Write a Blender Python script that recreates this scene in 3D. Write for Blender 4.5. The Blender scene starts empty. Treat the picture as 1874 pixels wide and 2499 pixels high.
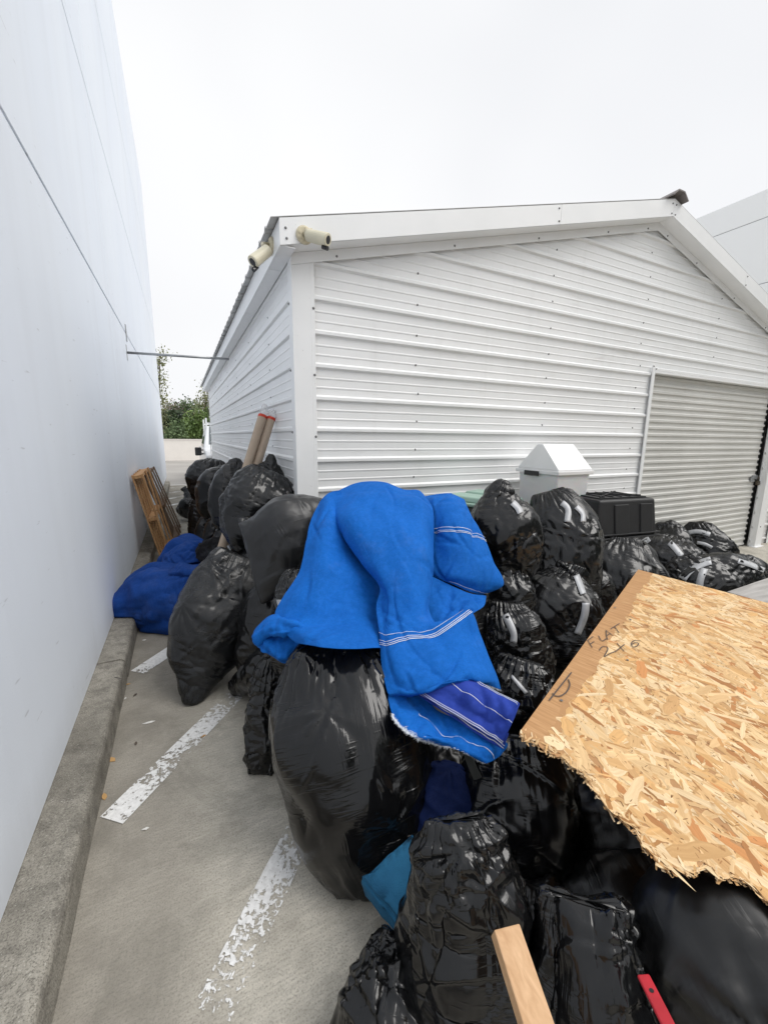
import bpy, bmesh, math, random
import numpy as np
from mathutils import Vector, Matrix
from mathutils.bvhtree import BVHTree

SC = bpy.context.scene
COL = SC.collection
random.seed(7)
RNG = np.random.default_rng(7)

# ------------------------------------------------------------------ camera
F, CX, CY, H = 989.0, 937.0, 1249.5, 1.63
PITCH, ROLL, YAW = [math.radians(v) for v in (10.45, .607, 26.4)]


def cam_matrix():
    cp, sp, cr, sr, ca, sa = (math.cos(PITCH), math.sin(PITCH), math.cos(ROLL), math.sin(ROLL), math.cos(YAW), math.sin(YAW))
    rx = np.array([[1, 0, 0], [0, sp, cp], [0, cp, -sp]])
    rr = np.array([[cr, -sr, 0], [sr, cr, 0], [0, 0, 1]])
    rz = np.array([[ca, sa, 0], [-sa, ca, 0], [0, 0, 1]])
    return rz @ rx @ rr


R = cam_matrix()
CAM = np.array([0, 0, H])
cd = bpy.data.cameras.new('camera')
cd.sensor_fit = 'HORIZONTAL'
cd.sensor_width = 36
cd.lens = 36 * F / 1874
cd.clip_start = .05
cd.clip_end = 2000
cam = bpy.data.objects.new('camera', cd)
COL.objects.link(cam)
m4 = Matrix.Identity(4)
for i in range(3):
    m4[i][0], m4[i][1], m4[i][2], m4[i][3] = R[i, 0], R[i, 1], -R[i, 2], CAM[i]
cam.matrix_world = m4
SC.camera = cam

# ------------------------------------------------------------------ world, sun, exposure
SUN_EL, SUN_AZ = math.radians(52), math.radians(128)     # overcast: a broad soft sun high behind the right shoulder
w = bpy.data.worlds.new('World')
SC.world = w
w.use_nodes = True
nt = w.node_tree
nt.nodes.clear()
o = nt.nodes.new('ShaderNodeOutputWorld')
bg = nt.nodes.new('ShaderNodeBackground')
sky = nt.nodes.new('ShaderNodeTexSky')
sky.sky_type = 'NISHITA'
sky.sun_disc = False
sky.sun_elevation = SUN_EL
sky.sun_rotation = SUN_AZ
sky.air_density = 1.0
sky.dust_density = 4.0
hsv = nt.nodes.new('ShaderNodeHueSaturation')
hsv.inputs['Saturation'].default_value = .12
tc = nt.nodes.new('ShaderNodeTexCoord')
ns = nt.nodes.new('ShaderNodeTexNoise')
ns.inputs['Scale'].default_value = 1.3
ns.inputs['Detail'].default_value = 3
ramp = nt.nodes.new('ShaderNodeValToRGB')
ramp.color_ramp.elements[0].position = .3
ramp.color_ramp.elements[0].color = (6.5, 6.6, 6.85, 1)
ramp.color_ramp.elements[1].position = .7
ramp.color_ramp.elements[1].color = (7.7, 7.75, 7.85, 1)
mix = nt.nodes.new('ShaderNodeMix')
mix.data_type = 'RGBA'
mix.inputs['Factor'].default_value = .92            # cloud deck over the clear sky
nt.links.new(tc.outputs['Generated'], ns.inputs['Vector'])
nt.links.new(ns.outputs['Fac'], ramp.inputs['Fac'])
nt.links.new(sky.outputs['Color'], hsv.inputs['Color'])
nt.links.new(hsv.outputs['Color'], mix.inputs['A'])
nt.links.new(ramp.outputs['Color'], mix.inputs['B'])
nt.links.new(mix.outputs['Result'], bg.inputs['Color'])
bg.inputs['Strength'].default_value = .10
nt.links.new(bg.outputs['Background'], o.inputs['Surface'])

sl = bpy.data.lights.new('sun', 'SUN')
sl.energy = 1.5
sl.angle = math.radians(40)
sl.color = (1, .97, .93)
so = bpy.data.objects.new('sun', sl)
COL.objects.link(so)
sdir = Vector((math.sin(SUN_AZ) * math.cos(SUN_EL), math.cos(SUN_AZ) * math.cos(SUN_EL), math.sin(SUN_EL)))
so.rotation_euler = sdir.to_track_quat('Z', 'Y').to_euler()
so.location = sdir * 30
SC.view_settings.view_transform = 'Standard'
SC.view_settings.look = 'None'
SC.view_settings.gamma = 1
SC.view_settings.exposure = .46
SC.cycles.max_bounces = 6
SC.cycles.transparent_max_bounces = 8


# ------------------------------------------------------------------ projection helpers (photo pixel -> point of the place)
def ray(x, y):
    return R @ np.array([(x - CX) / F, -(y - CY) / F, 1])


def at(x, y, t):
    return CAM + ray(x, y) * t


def ground(x, y, z=0.):
    d = ray(x, y)
    return CAM + d * (z - H) / d[2]


def onx(x, y, X):
    d = ray(x, y)
    return CAM + d * X / d[0]


def ony(x, y, Y):
    d = ray(x, y)
    return CAM + d * Y / d[1]


# ------------------------------------------------------------------ object helpers
def tag(o, label=None, cat=None, group=None, kind=None):
    if label: o['label'] = label
    if cat: o['category'] = cat
    if group: o['group'] = group
    if kind: o['kind'] = kind
    return o


def link(name, me, mat, parent=None, smooth=False):
    for mm in (mat if isinstance(mat, (list, tuple)) else [mat]):
        me.materials.append(mm)
    if smooth:
        me.shade_smooth()
    ob = bpy.data.objects.new(name, me)
    COL.objects.link(ob)
    if parent is not None:
        ob.parent = parent
        ob.matrix_parent_inverse = Matrix.Translation(-parent.location)
    return ob


def empty(name, loc, label, cat, group=None):
    e = bpy.data.objects.new(name, None)
    COL.objects.link(e)
    e.location = Vector(tuple(float(v) for v in loc))
    e.empty_display_size = .1
    return tag(e, label, cat, group)


class MB:
    """collects shapes into one mesh"""
    def __init__(s):
        s.v, s.f, s.mi = [], [], []

    def add(s, vs, fs, mi=0):
        b = len(s.v)
        s.v += [tuple(float(c) for c in v) for v in vs]
        s.f += [tuple(b + i for i in f) for f in fs]
        s.mi += [mi] * len(fs)

    def quad(s, a, b, c, d, mi=0):
        s.add([a, b, c, d], [(0, 1, 2, 3)], mi)

    def box(s, lo, hi, mi=0):
        x0, y0, z0 = lo
        x1, y1, z1 = hi
        s.add([(x0, y0, z0), (x1, y0, z0), (x1, y1, z0), (x0, y1, z0), (x0, y0, z1), (x1, y0, z1), (x1, y1, z1), (x0, y1, z1)],
              [(0, 3, 2, 1), (4, 5, 6, 7), (0, 1, 5, 4), (1, 2, 6, 5), (2, 3, 7, 6), (3, 0, 4, 7)], mi)

    def hexa(s, a, b, mi=0):
        """two matching quads a (bottom) and b (top)"""
        s.add(list(a) + list(b), [(0, 3, 2, 1), (4, 5, 6, 7), (0, 1, 5, 4), (1, 2, 6, 5), (2, 3, 7, 6), (3, 0, 4, 7)], mi)

    def beam(s, p, q, wa, wb, up=(0, 0, 1), mi=0):
        p, q, up = Vector(p), Vector(q), Vector(up)
        d = (q - p).normalized()
        a = d.cross(up).normalized() * wa / 2
        b = a.normalized().cross(d).normalized() * wb / 2
        s.hexa([p - a - b, p + a - b, p + a + b, p - a + b], [q - a - b, q + a - b, q + a + b, q - a + b], mi)

    def tube(s, pts, rad, n=12, mi=0, cap=True):
        pts = [Vector(tuple(p)) for p in pts]
        rs = rad if isinstance(rad, (list, tuple)) else [rad] * len(pts)
        rings = []
        ref = Vector((0, 0, 1))
        for i, p in enumerate(pts):
            d = (pts[min(i + 1, len(pts) - 1)] - pts[max(i - 1, 0)]).normalized()
            if abs(d.dot(ref)) > .95: rf = Vector((1, 0, 0))
            else: rf = ref
            a = d.cross(rf).normalized()
            b = d.cross(a)
            rings.append([p + (a * math.cos(2 * math.pi * k / n) + b * math.sin(2 * math.pi * k / n)) * rs[i] for k in range(n)])
        vs = [v for r_ in rings for v in r_]
        fs = []
        for i in range(len(pts) - 1):
            for k in range(n):
                fs.append((i * n + k, i * n + (k + 1) % n, (i + 1) * n + (k + 1) % n, (i + 1) * n + k))
        if cap:
            fs += [tuple(range(n))[::-1], tuple(range((len(pts) - 1) * n, len(pts) * n))]
        s.add(vs, fs, mi)

    def build(s, name, mat, parent=None, smooth=False, bevel=0, seg=2):
        me = bpy.data.meshes.new(name)
        me.from_pydata(s.v, [], s.f)
        for i, p in enumerate(me.polygons):
            p.material_index = s.mi[i]
        bm = bmesh.new()
        bm.from_mesh(me)
        bmesh.ops.recalc_face_normals(bm, faces=bm.faces)
        bm.to_mesh(me)
        bm.free()
        ob = link(name, me, mat, parent, smooth)
        if bevel:
            b = ob.modifiers.new('bevel', 'BEVEL')
            b.width = bevel
            b.segments = seg
            b.limit_method = 'ANGLE'
            b.angle_limit = math.radians(40)
            b.harden_normals = False
        return ob


# ------------------------------------------------------------------ materials
class NT:
    def __init__(s, name):
        s.m = bpy.data.materials.new(name)
        s.m.use_nodes = True
        s.t = s.m.node_tree
        s.b = s.t.nodes['Principled BSDF']
        s.c = s.n('ShaderNodeTexCoord')

    def n(s, typ, **kw):
        nd = s.t.nodes.new(typ)
        for k, v in kw.items():
            if k in nd.bl_rna.properties: setattr(nd, k, v)
            else: nd.inputs[k.replace('_', ' ')].default_value = v
        return nd

    def l(s, a, b):
        s.t.links.new(a, b)

    def set(s, **kw):
        for k, v in kw.items():
            s.b.inputs[k.replace('_', ' ')].default_value = v

    def noise(s, scale, detail=4, rough=.55, vec=None, dist=0., typ='FBM'):
        nd = s.n('ShaderNodeTexNoise')
        nd.noise_type = typ
        if typ != 'FBM': nd.normalize = True
        nd.inputs['Scale'].default_value = scale
        nd.inputs['Detail'].default_value = detail
        nd.inputs['Roughness'].default_value = rough
        nd.inputs['Distortion'].default_value = dist
        s.l(vec if vec is not None else s.c.outputs['Object'], nd.inputs['Vector'])
        return nd.outputs['Fac']

    def map(s, src='Object', scale=(1, 1, 1), rot=(0, 0, 0), loc=(0, 0, 0)):
        mp = s.n('ShaderNodeMapping')
        mp.inputs['Scale'].default_value = scale
        mp.inputs['Rotation'].default_value = rot
        mp.inputs['Location'].default_value = loc
        s.l(s.c.outputs[src], mp.inputs['Vector'])
        return mp.outputs['Vector']

    def ramp(s, fac, stops):
        r_ = s.n('ShaderNodeValToRGB')
        e = r_.color_ramp.elements
        while len(e) < len(stops): e.new(.5)
        for i, (p, c) in enumerate(stops):
            e[i].position = p
            e[i].color = (c, c, c, 1) if isinstance(c, (int, float)) else (*c, 1)
        s.l(fac, r_.inputs['Fac'])
        return r_.outputs['Color']

    def math(s, op, a, b=None, clamp=False):
        nd = s.n('ShaderNodeMath')
        nd.operation = op
        nd.use_clamp = clamp
        for i, v in enumerate((a, b)):
            if v is None: continue
            if isinstance(v, (int, float)): nd.inputs[i].default_value = v
            else: s.l(v, nd.inputs[i])
        return nd.outputs[0]

    def mixc(s, fac, a, b, blend='MIX'):
        nd = s.n('ShaderNodeMix')
        nd.data_type = 'RGBA'
        nd.blend_type = blend
        for k, v in (('Factor', fac), ('A', a), ('B', b)):
            if isinstance(v, (int, float)): nd.inputs[k].default_value = v
            elif isinstance(v, tuple): nd.inputs[k].default_value = (*v, 1)
            else: s.l(v, nd.inputs[k])
        return nd.outputs['Result']

    def bump(s, h, strength=.3, dist=.01, prev=None):
        b = s.n('ShaderNodeBump')
        b.inputs['Strength'].default_value = strength
        b.inputs['Distance'].default_value = dist
        s.l(h, b.inputs['Height'])
        if prev is not None: s.l(prev, b.inputs['Normal'])
        return b.outputs['Normal']

    def done(s, color=None, normal=None, rough=None):
        if color is not None:
            if isinstance(color, tuple): s.b.inputs['Base Color'].default_value = (*color, 1)
            else: s.l(color, s.b.inputs['Base Color'])
        if normal is not None: s.l(normal, s.b.inputs['Normal'])
        if rough is not None:
            if isinstance(rough, (int, float)): s.b.inputs['Roughness'].default_value = rough
            else: s.l(rough, s.b.inputs['Roughness'])
        return s.m


def simple(name, col, rough=.5, metal=0., vary=.12, scale=12, bump=.05):
    n = NT(name)
    f = n.noise(scale, 5)
    c = n.ramp(f, [(.25, tuple(v * (1 - vary) for v in col)), (.75, tuple(min(1, v * (1 + vary)) for v in col))])
    n.set(Metallic=metal)
    return n.done(c, n.bump(n.noise(scale * 8, 3), bump, .003), rough)


M = {}


def make_materials():
    # concrete slab: broom finish, stains, speckle
    n = NT('broomed_concrete')
    big = n.noise(.9, 6, .6)
    mid = n.noise(5, 5, .65)
    fine = n.noise(160, 3, .7)
    broom = n.noise(1, 3, .6, vec=n.map(scale=(14, 120, 14), rot=(0, 0, math.radians(-52))))
    c = n.ramp(big, [(.3, (.46, .43, .365)), (.5, (.575, .54, .465)), (.7, (.64, .605, .53))])
    c = n.mixc(n.math('MULTIPLY', n.ramp(mid, [(.45, 0.), (.7, 1.)]), .6), c, (.28, .26, .22))
    st = n.noise(1.7, 7, .72, dist=.6)
    c = n.mixc(n.math('MULTIPLY', n.ramp(st, [(.5, 0.), (.63, 1.)]), .68), c, (.26, .25, .21))
    c = n.mixc(n.math('MULTIPLY', n.ramp(st, [(.3, 1.), (.42, 0.)]), .5), c, (.56, .53, .46))
    c = n.mixc(n.math('MULTIPLY', n.ramp(broom, [(.42, 1.), (.62, 0.)]), .28), c, (.27, .25, .22))
    c = n.mixc(n.math('MULTIPLY', n.ramp(fine, [(.38, 1.), (.5, 0.)]), .5), c, (.17, .16, .14))
    c = n.mixc(n.math('MULTIPLY', n.ramp(fine, [(.66, 0.), (.74, 1.)]), .6), c, (.62, .6, .55))
    # dirt band lying along the kerb
    sx = n.n('ShaderNodeSeparateXYZ')
    n.l(n.c.outputs['Object'], sx.inputs[0])
    d = n.math('ADD', sx.outputs['X'], n.math('MULTIPLY', mid, .35))
    dirt = n.ramp(d, [(.0, 1.), (.22, 0.)])
    n2 = n.math('MULTIPLY', dirt, .5)
    c = n.mixc(n2, c, (.15, .135, .115))
    # hairline cracks
    vv = n.n('ShaderNodeTexVoronoi', feature='DISTANCE_TO_EDGE')
    vv.inputs['Scale'].default_value = .75
    dv = n.n('ShaderNodeVectorMath', operation='ADD')
    nz = n.n('ShaderNodeTexNoise')
    nz.inputs['Scale'].default_value = 3.
    n.l(n.c.outputs['Object'], nz.inputs['Vector'])
    n.l(n.c.outputs['Object'], dv.inputs[0])
    n.l(nz.outputs['Color'], dv.inputs[1])
    n.l(dv.outputs[0], vv.inputs['Vector'])
    crack = n.math('MULTIPLY', n.ramp(vv.outputs['Distance'], [(.0, 1.), (.006, 0.)]), n.ramp(n.noise(1.6, 2), [(.5, 0.), (.62, 1.)]))
    c = n.mixc(n.math('MULTIPLY', crack, .7), c, (.1, .09, .08))
    nn = n.bump(broom, .35, .004)
    nn = n.bump(fine, .4, .003, nn)
    n.set(Specular_IOR_Level=.25)
    M['concrete'] = n.done(c, nn, .85)

    n = NT('kerb_concrete')
    big = n.noise(2.2, 6, .65)
    mid = n.noise(14, 5, .7)
    fine = n.noise(170, 3, .75)
    c = n.ramp(big, [(.3, (.18, .168, .142)), (.55, (.30, .282, .243)), (.72, (.41, .386, .335))])
    c = n.mixc(n.math('MULTIPLY', n.ramp(mid, [(.45, 0.), (.65, 1.)]), .6), c, (.11, .1, .088))
    c = n.mixc(n.math('MULTIPLY', n.ramp(fine, [(.36, 1.), (.5, 0.)]), .7), c, (.075, .07, .06))
    c = n.mixc(n.math('MULTIPLY', n.ramp(fine, [(.62, 0.), (.7, 1.)]), .8), c, (.6, .58, .53))
    n.set(Specular_IOR_Level=.25)
    M['kerb'] = n.done(c, n.bump(fine, .7, .004, n.bump(mid, .4, .008)), .9)

    n = NT('asphalt')
    c = n.ramp(n.noise(.6, 5), [(.3, (.3, .285, .265)), (.7, (.42, .4, .375))])
    M['asphalt'] = n.done(c, n.bump(n.noise(90), .3, .004), .9)

    # worn road paint
    n = NT('worn_white_paint')
    tr = n.n('ShaderNodeBsdfTransparent')
    mx = n.n('ShaderNodeMixShader')
    out = [x for x in n.t.nodes if x.type == 'OUTPUT_MATERIAL'][0]
    big = n.noise(2.1, 2, .5)
    chip = n.noise(46, 6, .68, dist=.4)
    thr = n.math('ADD', chip, n.math('MULTIPLY', n.math('SUBTRACT', big, .5), 1.0))
    mask = n.ramp(thr, [(.485, 0.), (.505, 1.)])
    n.l(mask, mx.inputs[0])
    n.l(tr.outputs[0], mx.inputs[1])
    n.l(n.b.outputs[0], mx.inputs[2])
    n.l(mx.outputs[0], out.inputs['Surface'])
    c = n.ramp(n.noise(60, 4), [(.3, (.66, .655, .64)), (.7, (.86, .86, .85))])
    M['paint'] = n.done(c, n.bump(chip, .3, .002), .7)

    # painted tilt-up wall
    n = NT('painted_wall')
    c = n.ramp(n.noise(.5, 4), [(.3, (.735, .785, .865)), (.7, (.78, .825, .89))])
    streak = n.noise(1, 4, .6, vec=n.map(scale=(3, 2.2, .22)))
    c = n.mixc(n.math('MULTIPLY', n.ramp(streak, [(.5, 0.), (.8, 1.)]), .22), c, (.56, .58, .62))
    sp = n.n('ShaderNodeSeparateXYZ')
    n.l(n.c.outputs['Object'], sp.inputs[0])
    foot = n.ramp(n.math('ADD', sp.outputs['Z'], n.math('MULTIPLY', n.noise(1, 4, .7, vec=n.map(scale=(6, 6, 1.0))), .35)), [(.2, 1.), (.55, 0.)])
    c = n.mixc(n.math('MULTIPLY', foot, .28), c, (.38, .37, .35))
    scuff = n.noise(1, 2, .5, vec=n.map(scale=(9, 7, 40), rot=(.5, 0, 0)))
    c = n.mixc(n.math('MULTIPLY', n.ramp(scuff, [(.72, 0.), (.78, 1.)]), .4), c, (.35, .36, .38))
    n.set(Specular_IOR_Level=.3)
    nn = n.bump(n.noise(1.1, 2), .12, .05)
    M['wall'] = n.done(c, n.bump(n.noise(120, 3), .25, .002, nn), .6)
    M['joint'] = simple('joint_sealant', (.33, .34, .37), .8)

    # galvanised-painted siding
    n = NT('white_metal_siding')
    c = n.ramp(n.noise(1.4, 4), [(.3, (.85, .86, .86)), (.7, (.90, .905, .905))])
    streak = n.noise(1, 5, .65, vec=n.map(scale=(9, 9, .55)))
    c = n.mixc(n.math('MULTIPLY', n.ramp(streak, [(.55, 0.), (.8, 1.)]), .2), c, (.58, .58, .56))
    grime = n.noise(1, 5, .7, vec=n.map(scale=(1.2, 1.2, 16)))
    c = n.mixc(n.math('MULTIPLY', n.ramp(grime, [(.6, 0.), (.78, 1.)]), .4), c, (.46, .43, .39))
    sp = n.n('ShaderNodeSeparateXYZ')
    n.l(n.c.outputs['Object'], sp.inputs[0])
    low = n.ramp(n.math('ADD', n.math('MULTIPLY', sp.outputs['Z'], .4), n.math('MULTIPLY', n.noise(3, 4), .5)), [(.35, 1.), (.85, 0.)])
    c = n.mixc(n.math('MULTIPLY', low, .3), c, (.5, .47, .43))
    M['siding'] = n.done(c, n.bump(n.noise(2.2, 2), .1, .03), n.ramp(n.noise(6), [(.3, .3), (.7, .45)]))
    n = NT('white_metal_trim')
    c = n.ramp(n.noise(3, 4), [(.3, (.85, .86, .86)), (.7, (.90, .905, .905))])
    spk = n.noise(60, 2)
    c = n.mixc(n.ramp(spk, [(.74, 0.), (.8, .5)]), c, (.4, .38, .35))
    M['trim'] = n.done(c, n.bump(n.noise(2.5, 2), .08, .02), .38)
    M['screw'] = simple('screw_metal', (.2, .2, .2), .45, .6)
    n = NT('roof_metal')
    c = n.ramp(n.noise(2, 5), [(.3, (.42, .42, .41)), (.7, (.6, .6, .59))])
    M['roof'] = n.done(c, None, .5)
    M['ridge'] = simple('ridge_cap_metal', (.22, .2, .195), .7, 0, .35, 9)
    n = NT('roll_door_steel')
    c = n.ramp(n.noise(1.5, 4), [(.3, (.60, .595, .565)), (.7, (.69, .685, .655))])
    grime = n.noise(1, 5, .7, vec=n.map(scale=(1.5, 1.5, 30)))
    c = n.mixc(n.math('MULTIPLY', n.ramp(grime, [(.5, 0.), (.75, 1.)]), .4), c, (.38, .36, .32))
    M['door'] = n.done(c, None, .45)
    M['darkgap'] = simple('black_rubber_seal', (.02, .02, .02), .7)

    # garbage-bag film
    def film(name, rough, fine=.5, tint=(.0048, .005, .0055)):
        n = NT(name)
        oi = n.n('ShaderNodeObjectInfo')
        mp = n.n('ShaderNodeVectorMath', operation='ADD')
        n.l(n.c.outputs['Object'], mp.inputs[0])
        cmb = n.n('ShaderNodeCombineXYZ')
        n.l(n.math('MULTIPLY', oi.outputs['Random'], 37.), cmb.inputs[0])
        n.l(n.math('MULTIPLY', oi.outputs['Random'], 11.), cmb.inputs[1])
        n.l(cmb.outputs[0], mp.inputs[1])
        v = mp.outputs[0]
        at_ = n.n('ShaderNodeAttribute', attribute_name='gather')
        pl = n.noise(1, 3, .5, vec=n.map('UV', (24, 3.6, 1)), dist=1.1)
        ten = n.ramp(n.noise(1, 2, .5, vec=n.map('UV', (6, 85, 1)), dist=.7), [(.5, 0.), (.72, 1.)])
        ten2 = n.ramp(n.noise(1, 2, .5, vec=n.map('UV', (70, 7, 1), (0, 0, .7)), dist=.7), [(.5, 0.), (.72, 1.)])
        area2 = n.ramp(n.noise(3.6, 1, vec=v), [(.2, 1.), (.48, 0.)])
        area = n.ramp(n.noise(4.2, 2, vec=v), [(.48, 0.), (.8, 1.)])
        cr = n.noise(11, 2.5, .5, vec=v, dist=1.1, typ='RIDGED_MULTIFRACTAL')
        nn = n.bump(n.math('MULTIPLY', n.math('MULTIPLY', pl, at_.outputs['Fac']), n.ramp(n.noise(6, 1, vec=v), [(.42, .1), (.58, 1.)])), .6 * fine, .016)
        nn = n.bump(n.math('MULTIPLY', ten, area), .75 * fine, .006, nn)
        nn = n.bump(n.math('MULTIPLY', ten2, area2), .45 * fine, .005, nn)
        nn = n.bump(n.math('MULTIPLY', cr, n.ramp(n.noise(3.1, 1, vec=v), [(.4, .12), (.65, 1.)])), .32 * fine, .012, nn)
        dust = n.noise(3.2, 6, .7, vec=v)
        c = n.mixc(n.math('MULTIPLY', n.ramp(dust, [(.5, 0.), (.8, 1.)]), .4), tint, tuple(v * 2.6 for v in tint))
        rg = n.math('ADD', n.math('MULTIPLY', n.math('SUBTRACT', dust, .45), .25), rough)
        n.set(Specular_IOR_Level=.55)
        return n.done(c, nn, rg)
    M['film'] = film('black_film', .2, .8)
    M['film_matte'] = film('greyish_black_film', .34, .7, (.016, .0165, .018))
    M['film_satin'] = film('satin_black_film', .25, .9, (.009, .0095, .0105))
    M['film_gloss'] = film('glossy_black_film', .13, .75)
    M['film_dull'] = film('dull_black_film', .36, .6, (.0045, .0047, .005))
    M['tape'] = simple('silver_tape', (.47, .48, .495), .48, .2, .12, 30, .12)

    # woven shade-cloth tarp
    def cloth(name, col, rough=.75, weave=260, dirt=.25, sheen=.3):
        n = NT(name)
        c = n.ramp(n.noise(3.5, 5), [(.3, tuple(v * .86 for v in col)), (.7, tuple(min(1, v * 1.1) for v in col))])
        fz = n.noise(weave, 1)
        c = n.mixc(n.math('MULTIPLY', n.ramp(fz, [(.32, 1.), (.62, 0.)]), .45), c, tuple(v * .55 for v in col))
        c = n.mixc(n.math('MULTIPLY', n.ramp(n.noise(48, 4, .7), [(.42, 0.), (.68, 1.)]), .3), c, tuple(min(1, v * 1.35 + .02) for v in col))
        dn = n.noise(1.8, 6, .7)
        c = n.mixc(n.math('MULTIPLY', n.ramp(dn, [(.58, 0.), (.8, 1.)]), dirt), c, (.33, .36, .4))
        ux = n.n('ShaderNodeTexWave', wave_type='BANDS', bands_direction='X')
        uy = n.n('ShaderNodeTexWave', wave_type='BANDS', bands_direction='Y')
        for u_ in (ux, uy):
            u_.inputs['Scale'].default_value = 75
            u_.inputs['Distortion'].default_value = 1.2
            n.l(n.c.outputs['UV'], u_.inputs['Vector'])
        wv = n.math('ADD', ux.outputs['Fac'], uy.outputs['Fac'])
        nn = n.bump(wv, .35, .003)
        nn = n.bump(n.noise(9, 3), .25, .012, nn)
        n.set(Sheen_Weight=sheen, Sheen_Roughness=.5, Specular_IOR_Level=.2)
        n.b.inputs['Sheen Tint'].default_value = (*[min(1, v * 1.3 + .1) for v in col], 1)
        return n.done(c, nn, rough)
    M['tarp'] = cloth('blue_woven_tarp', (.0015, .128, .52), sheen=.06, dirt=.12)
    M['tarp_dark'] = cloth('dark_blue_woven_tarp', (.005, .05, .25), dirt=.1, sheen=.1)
    M['shaded_blue'] = cloth('shaded_blue_cloth', (.003, .013, .075), dirt=.05, sheen=.05)  # blue cloth with the hollow's deep shade put into its base colour
    M['strap'] = cloth('faded_blue_webbing', (.025, .06, .38), .8, 400, .35)
    M['mesh_black'] = cloth('black_mesh_cloth', (.012, .012, .014), .9, 200, .3, .1)
    M['thread'] = simple('white_thread', (.72, .76, .82), .8)
    M['webbing_grey'] = simple('grey_tape_strip', (.055, .058, .055), .55)

    # OSB strands: colour lives on each strand
    n = NT('osb_strands')
    at_ = n.n('ShaderNodeAttribute', attribute_name='strand')
    gr = n.noise(1, 4, .6, vec=n.map('UV', (55, 4, 1)), dist=.3)
    c = n.mixc(n.math('MULTIPLY', n.ramp(gr, [(.4, 1.), (.62, 0.)]), .3), at_.outputs['Color'], (.36, .19, .07))
    c = n.mixc(n.ramp(n.noise(26, 3, .6), [(.66, 0.), (.76, .7)]), c, (.3, .14, .05))
    n.set(Specular_IOR_Level=.25)
    M['osb'] = n.done(c, n.bump(gr, .3, .002), .75)
    n = NT('osb_bare_edge')
    gr = n.noise(1, 5, .65, vec=n.map('UV', (7, 90, 1)), dist=.6)
    c = n.ramp(gr, [(.3, (.36, .185, .075)), (.55, (.5, .275, .12)), (.75, (.57, .34, .165))])
    c = n.mixc(n.ramp(n.noise(9, 4), [(.6, 0.), (.75, .5)]), c, (.62, .45, .25))
    M['osb_edge'] = n.done(c, n.bump(gr, .35, .003), .8)
    M['marker'] = simple('black_marker', (.10, .075, .06), .75)

    def wood(name, a, b, sc=(4, 4, 60), rot=(0, 0, 0)):
        n = NT(name)
        g = n.noise(1, 5, .6, vec=n.map('Object', sc, rot), dist=.5)
        c = n.ramp(g, [(.3, a), (.7, b)])
        return n.done(c, n.bump(g, .25, .003), .7)
    M['pine'] = wood('sawn_pine', (.52, .30, .15), (.72, .47, .27), (50, 6, 50))
    M['pallet'] = wood('pallet_pine', (.36, .185, .075), (.56, .33, .155), (30, 30, 3))
    M['pallet_old'] = wood('weathered_pallet', (.11, .07, .045), (.22, .145, .09), (30, 30, 3))
    M['greyply'] = wood('weathered_plywood', (.3, .285, .27), (.5, .48, .46), (3, 24, 24))
    M['red'] = simple('red_paint', (.5, .022, .035), .5, 0, .15, 25)
    n = NT('blue_foam')
    f = n.noise(8, 5, .6)
    c = n.ramp(f, [(.3, (.010, .095, .20)), (.7, (.02, .15, .29))])
    M['foam'] = n.done(c, n.bump(n.noise(220, 2), .5, .004, n.bump(f, .5, .02)), .95)
    M['cardboard'] = simple('cardboard_tube', (.48, .38, .29), .8, 0, .08, 6)
    M['redtape'] = simple('red_tape', (.62, .055, .025), .5)
    n = NT('clear_wrap')
    n.set(Alpha=.42)
    M['wrap'] = n.done((.85, .86, .87), n.bump(n.noise(25, 4), .9, .02), .2)
    n = NT('translucent_plastic')
    n.set(Subsurface_Weight=.3, Transmission_Weight=.25, IOR=1.3)
    c = n.ramp(n.noise(5, 4), [(.3, (.86, .87, .87)), (.7, (.92, .92, .92))])
    M['bin'] = n.done(c, n.bump(n.noise(4, 2), .1, .02), .4)
    M['lid_white'] = simple('white_lid_plastic', (.88, .88, .88), .35, 0, .05, 4)
    M['lid_green'] = simple('sage_lid_plastic', (.29, .43, .36), .45, 0, .1, 6)
    M['black_plastic'] = simple('black_tub_plastic', (.014, .0145, .016), .5, 0, .25, 9, .12)
    M['bin_dark'] = simple('dark_bin_plastic', (.05, .055, .055), .5)
    M['cream'] = simple('cream_camera_plastic', (.70, .655, .50), .42, 0, .1, 9)
    M['cream_dirty'] = simple('dirty_cream_plastic', (.58, .52, .37), .5, 0, .25, 30)
    M['lens'] = simple('black_glass', (.01, .01, .012), .1)
    M['steel'] = simple('galvanised_steel', (.38, .39, .40), .4, .7)
    M['brass'] = simple('padlock_metal', (.12, .1, .075), .4, .7)
    M['farwall'] = simple('white_block_wall', (.86, .82, .77), .8, 0, .04, 2)
    n = NT('white_warehouse')
    M['warehouse'] = n.done((.93, .945, .95), n.bump(n.noise(2), .05, .02), .7)
    M['carwhite'] = simple('white_car_paint', (.78, .79, .80), .25, 0, .02, 3, 0)
    n = NT('car_glass')
    M['glass'] = n.done((.16, .19, .2), None, .06)
    M['orange'] = simple('orange_pipe', (.75, .27, .03), .45)
    M['bark'] = simple('bark', (.09, .07, .055), .9, 0, .3, 9, .5)

    def leaf(name, a, b):
        n = NT(name)
        c = n.ramp(n.noise(.9, 3), [(.35, a), (.65, b)])
        n.set(Subsurface_Weight=.0)
        return n.done(c, None, .65)
    M['leaf_dark'] = leaf('dark_leaves', (.03, .055, .03), (.075, .115, .05))
    M['leaf_green'] = leaf('green_leaves', (.08, .14, .035), (.18, .26, .07))
    M['leaf_olive'] = leaf('olive_leaves', (.17, .19, .085), (.29, .30, .15))
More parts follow.
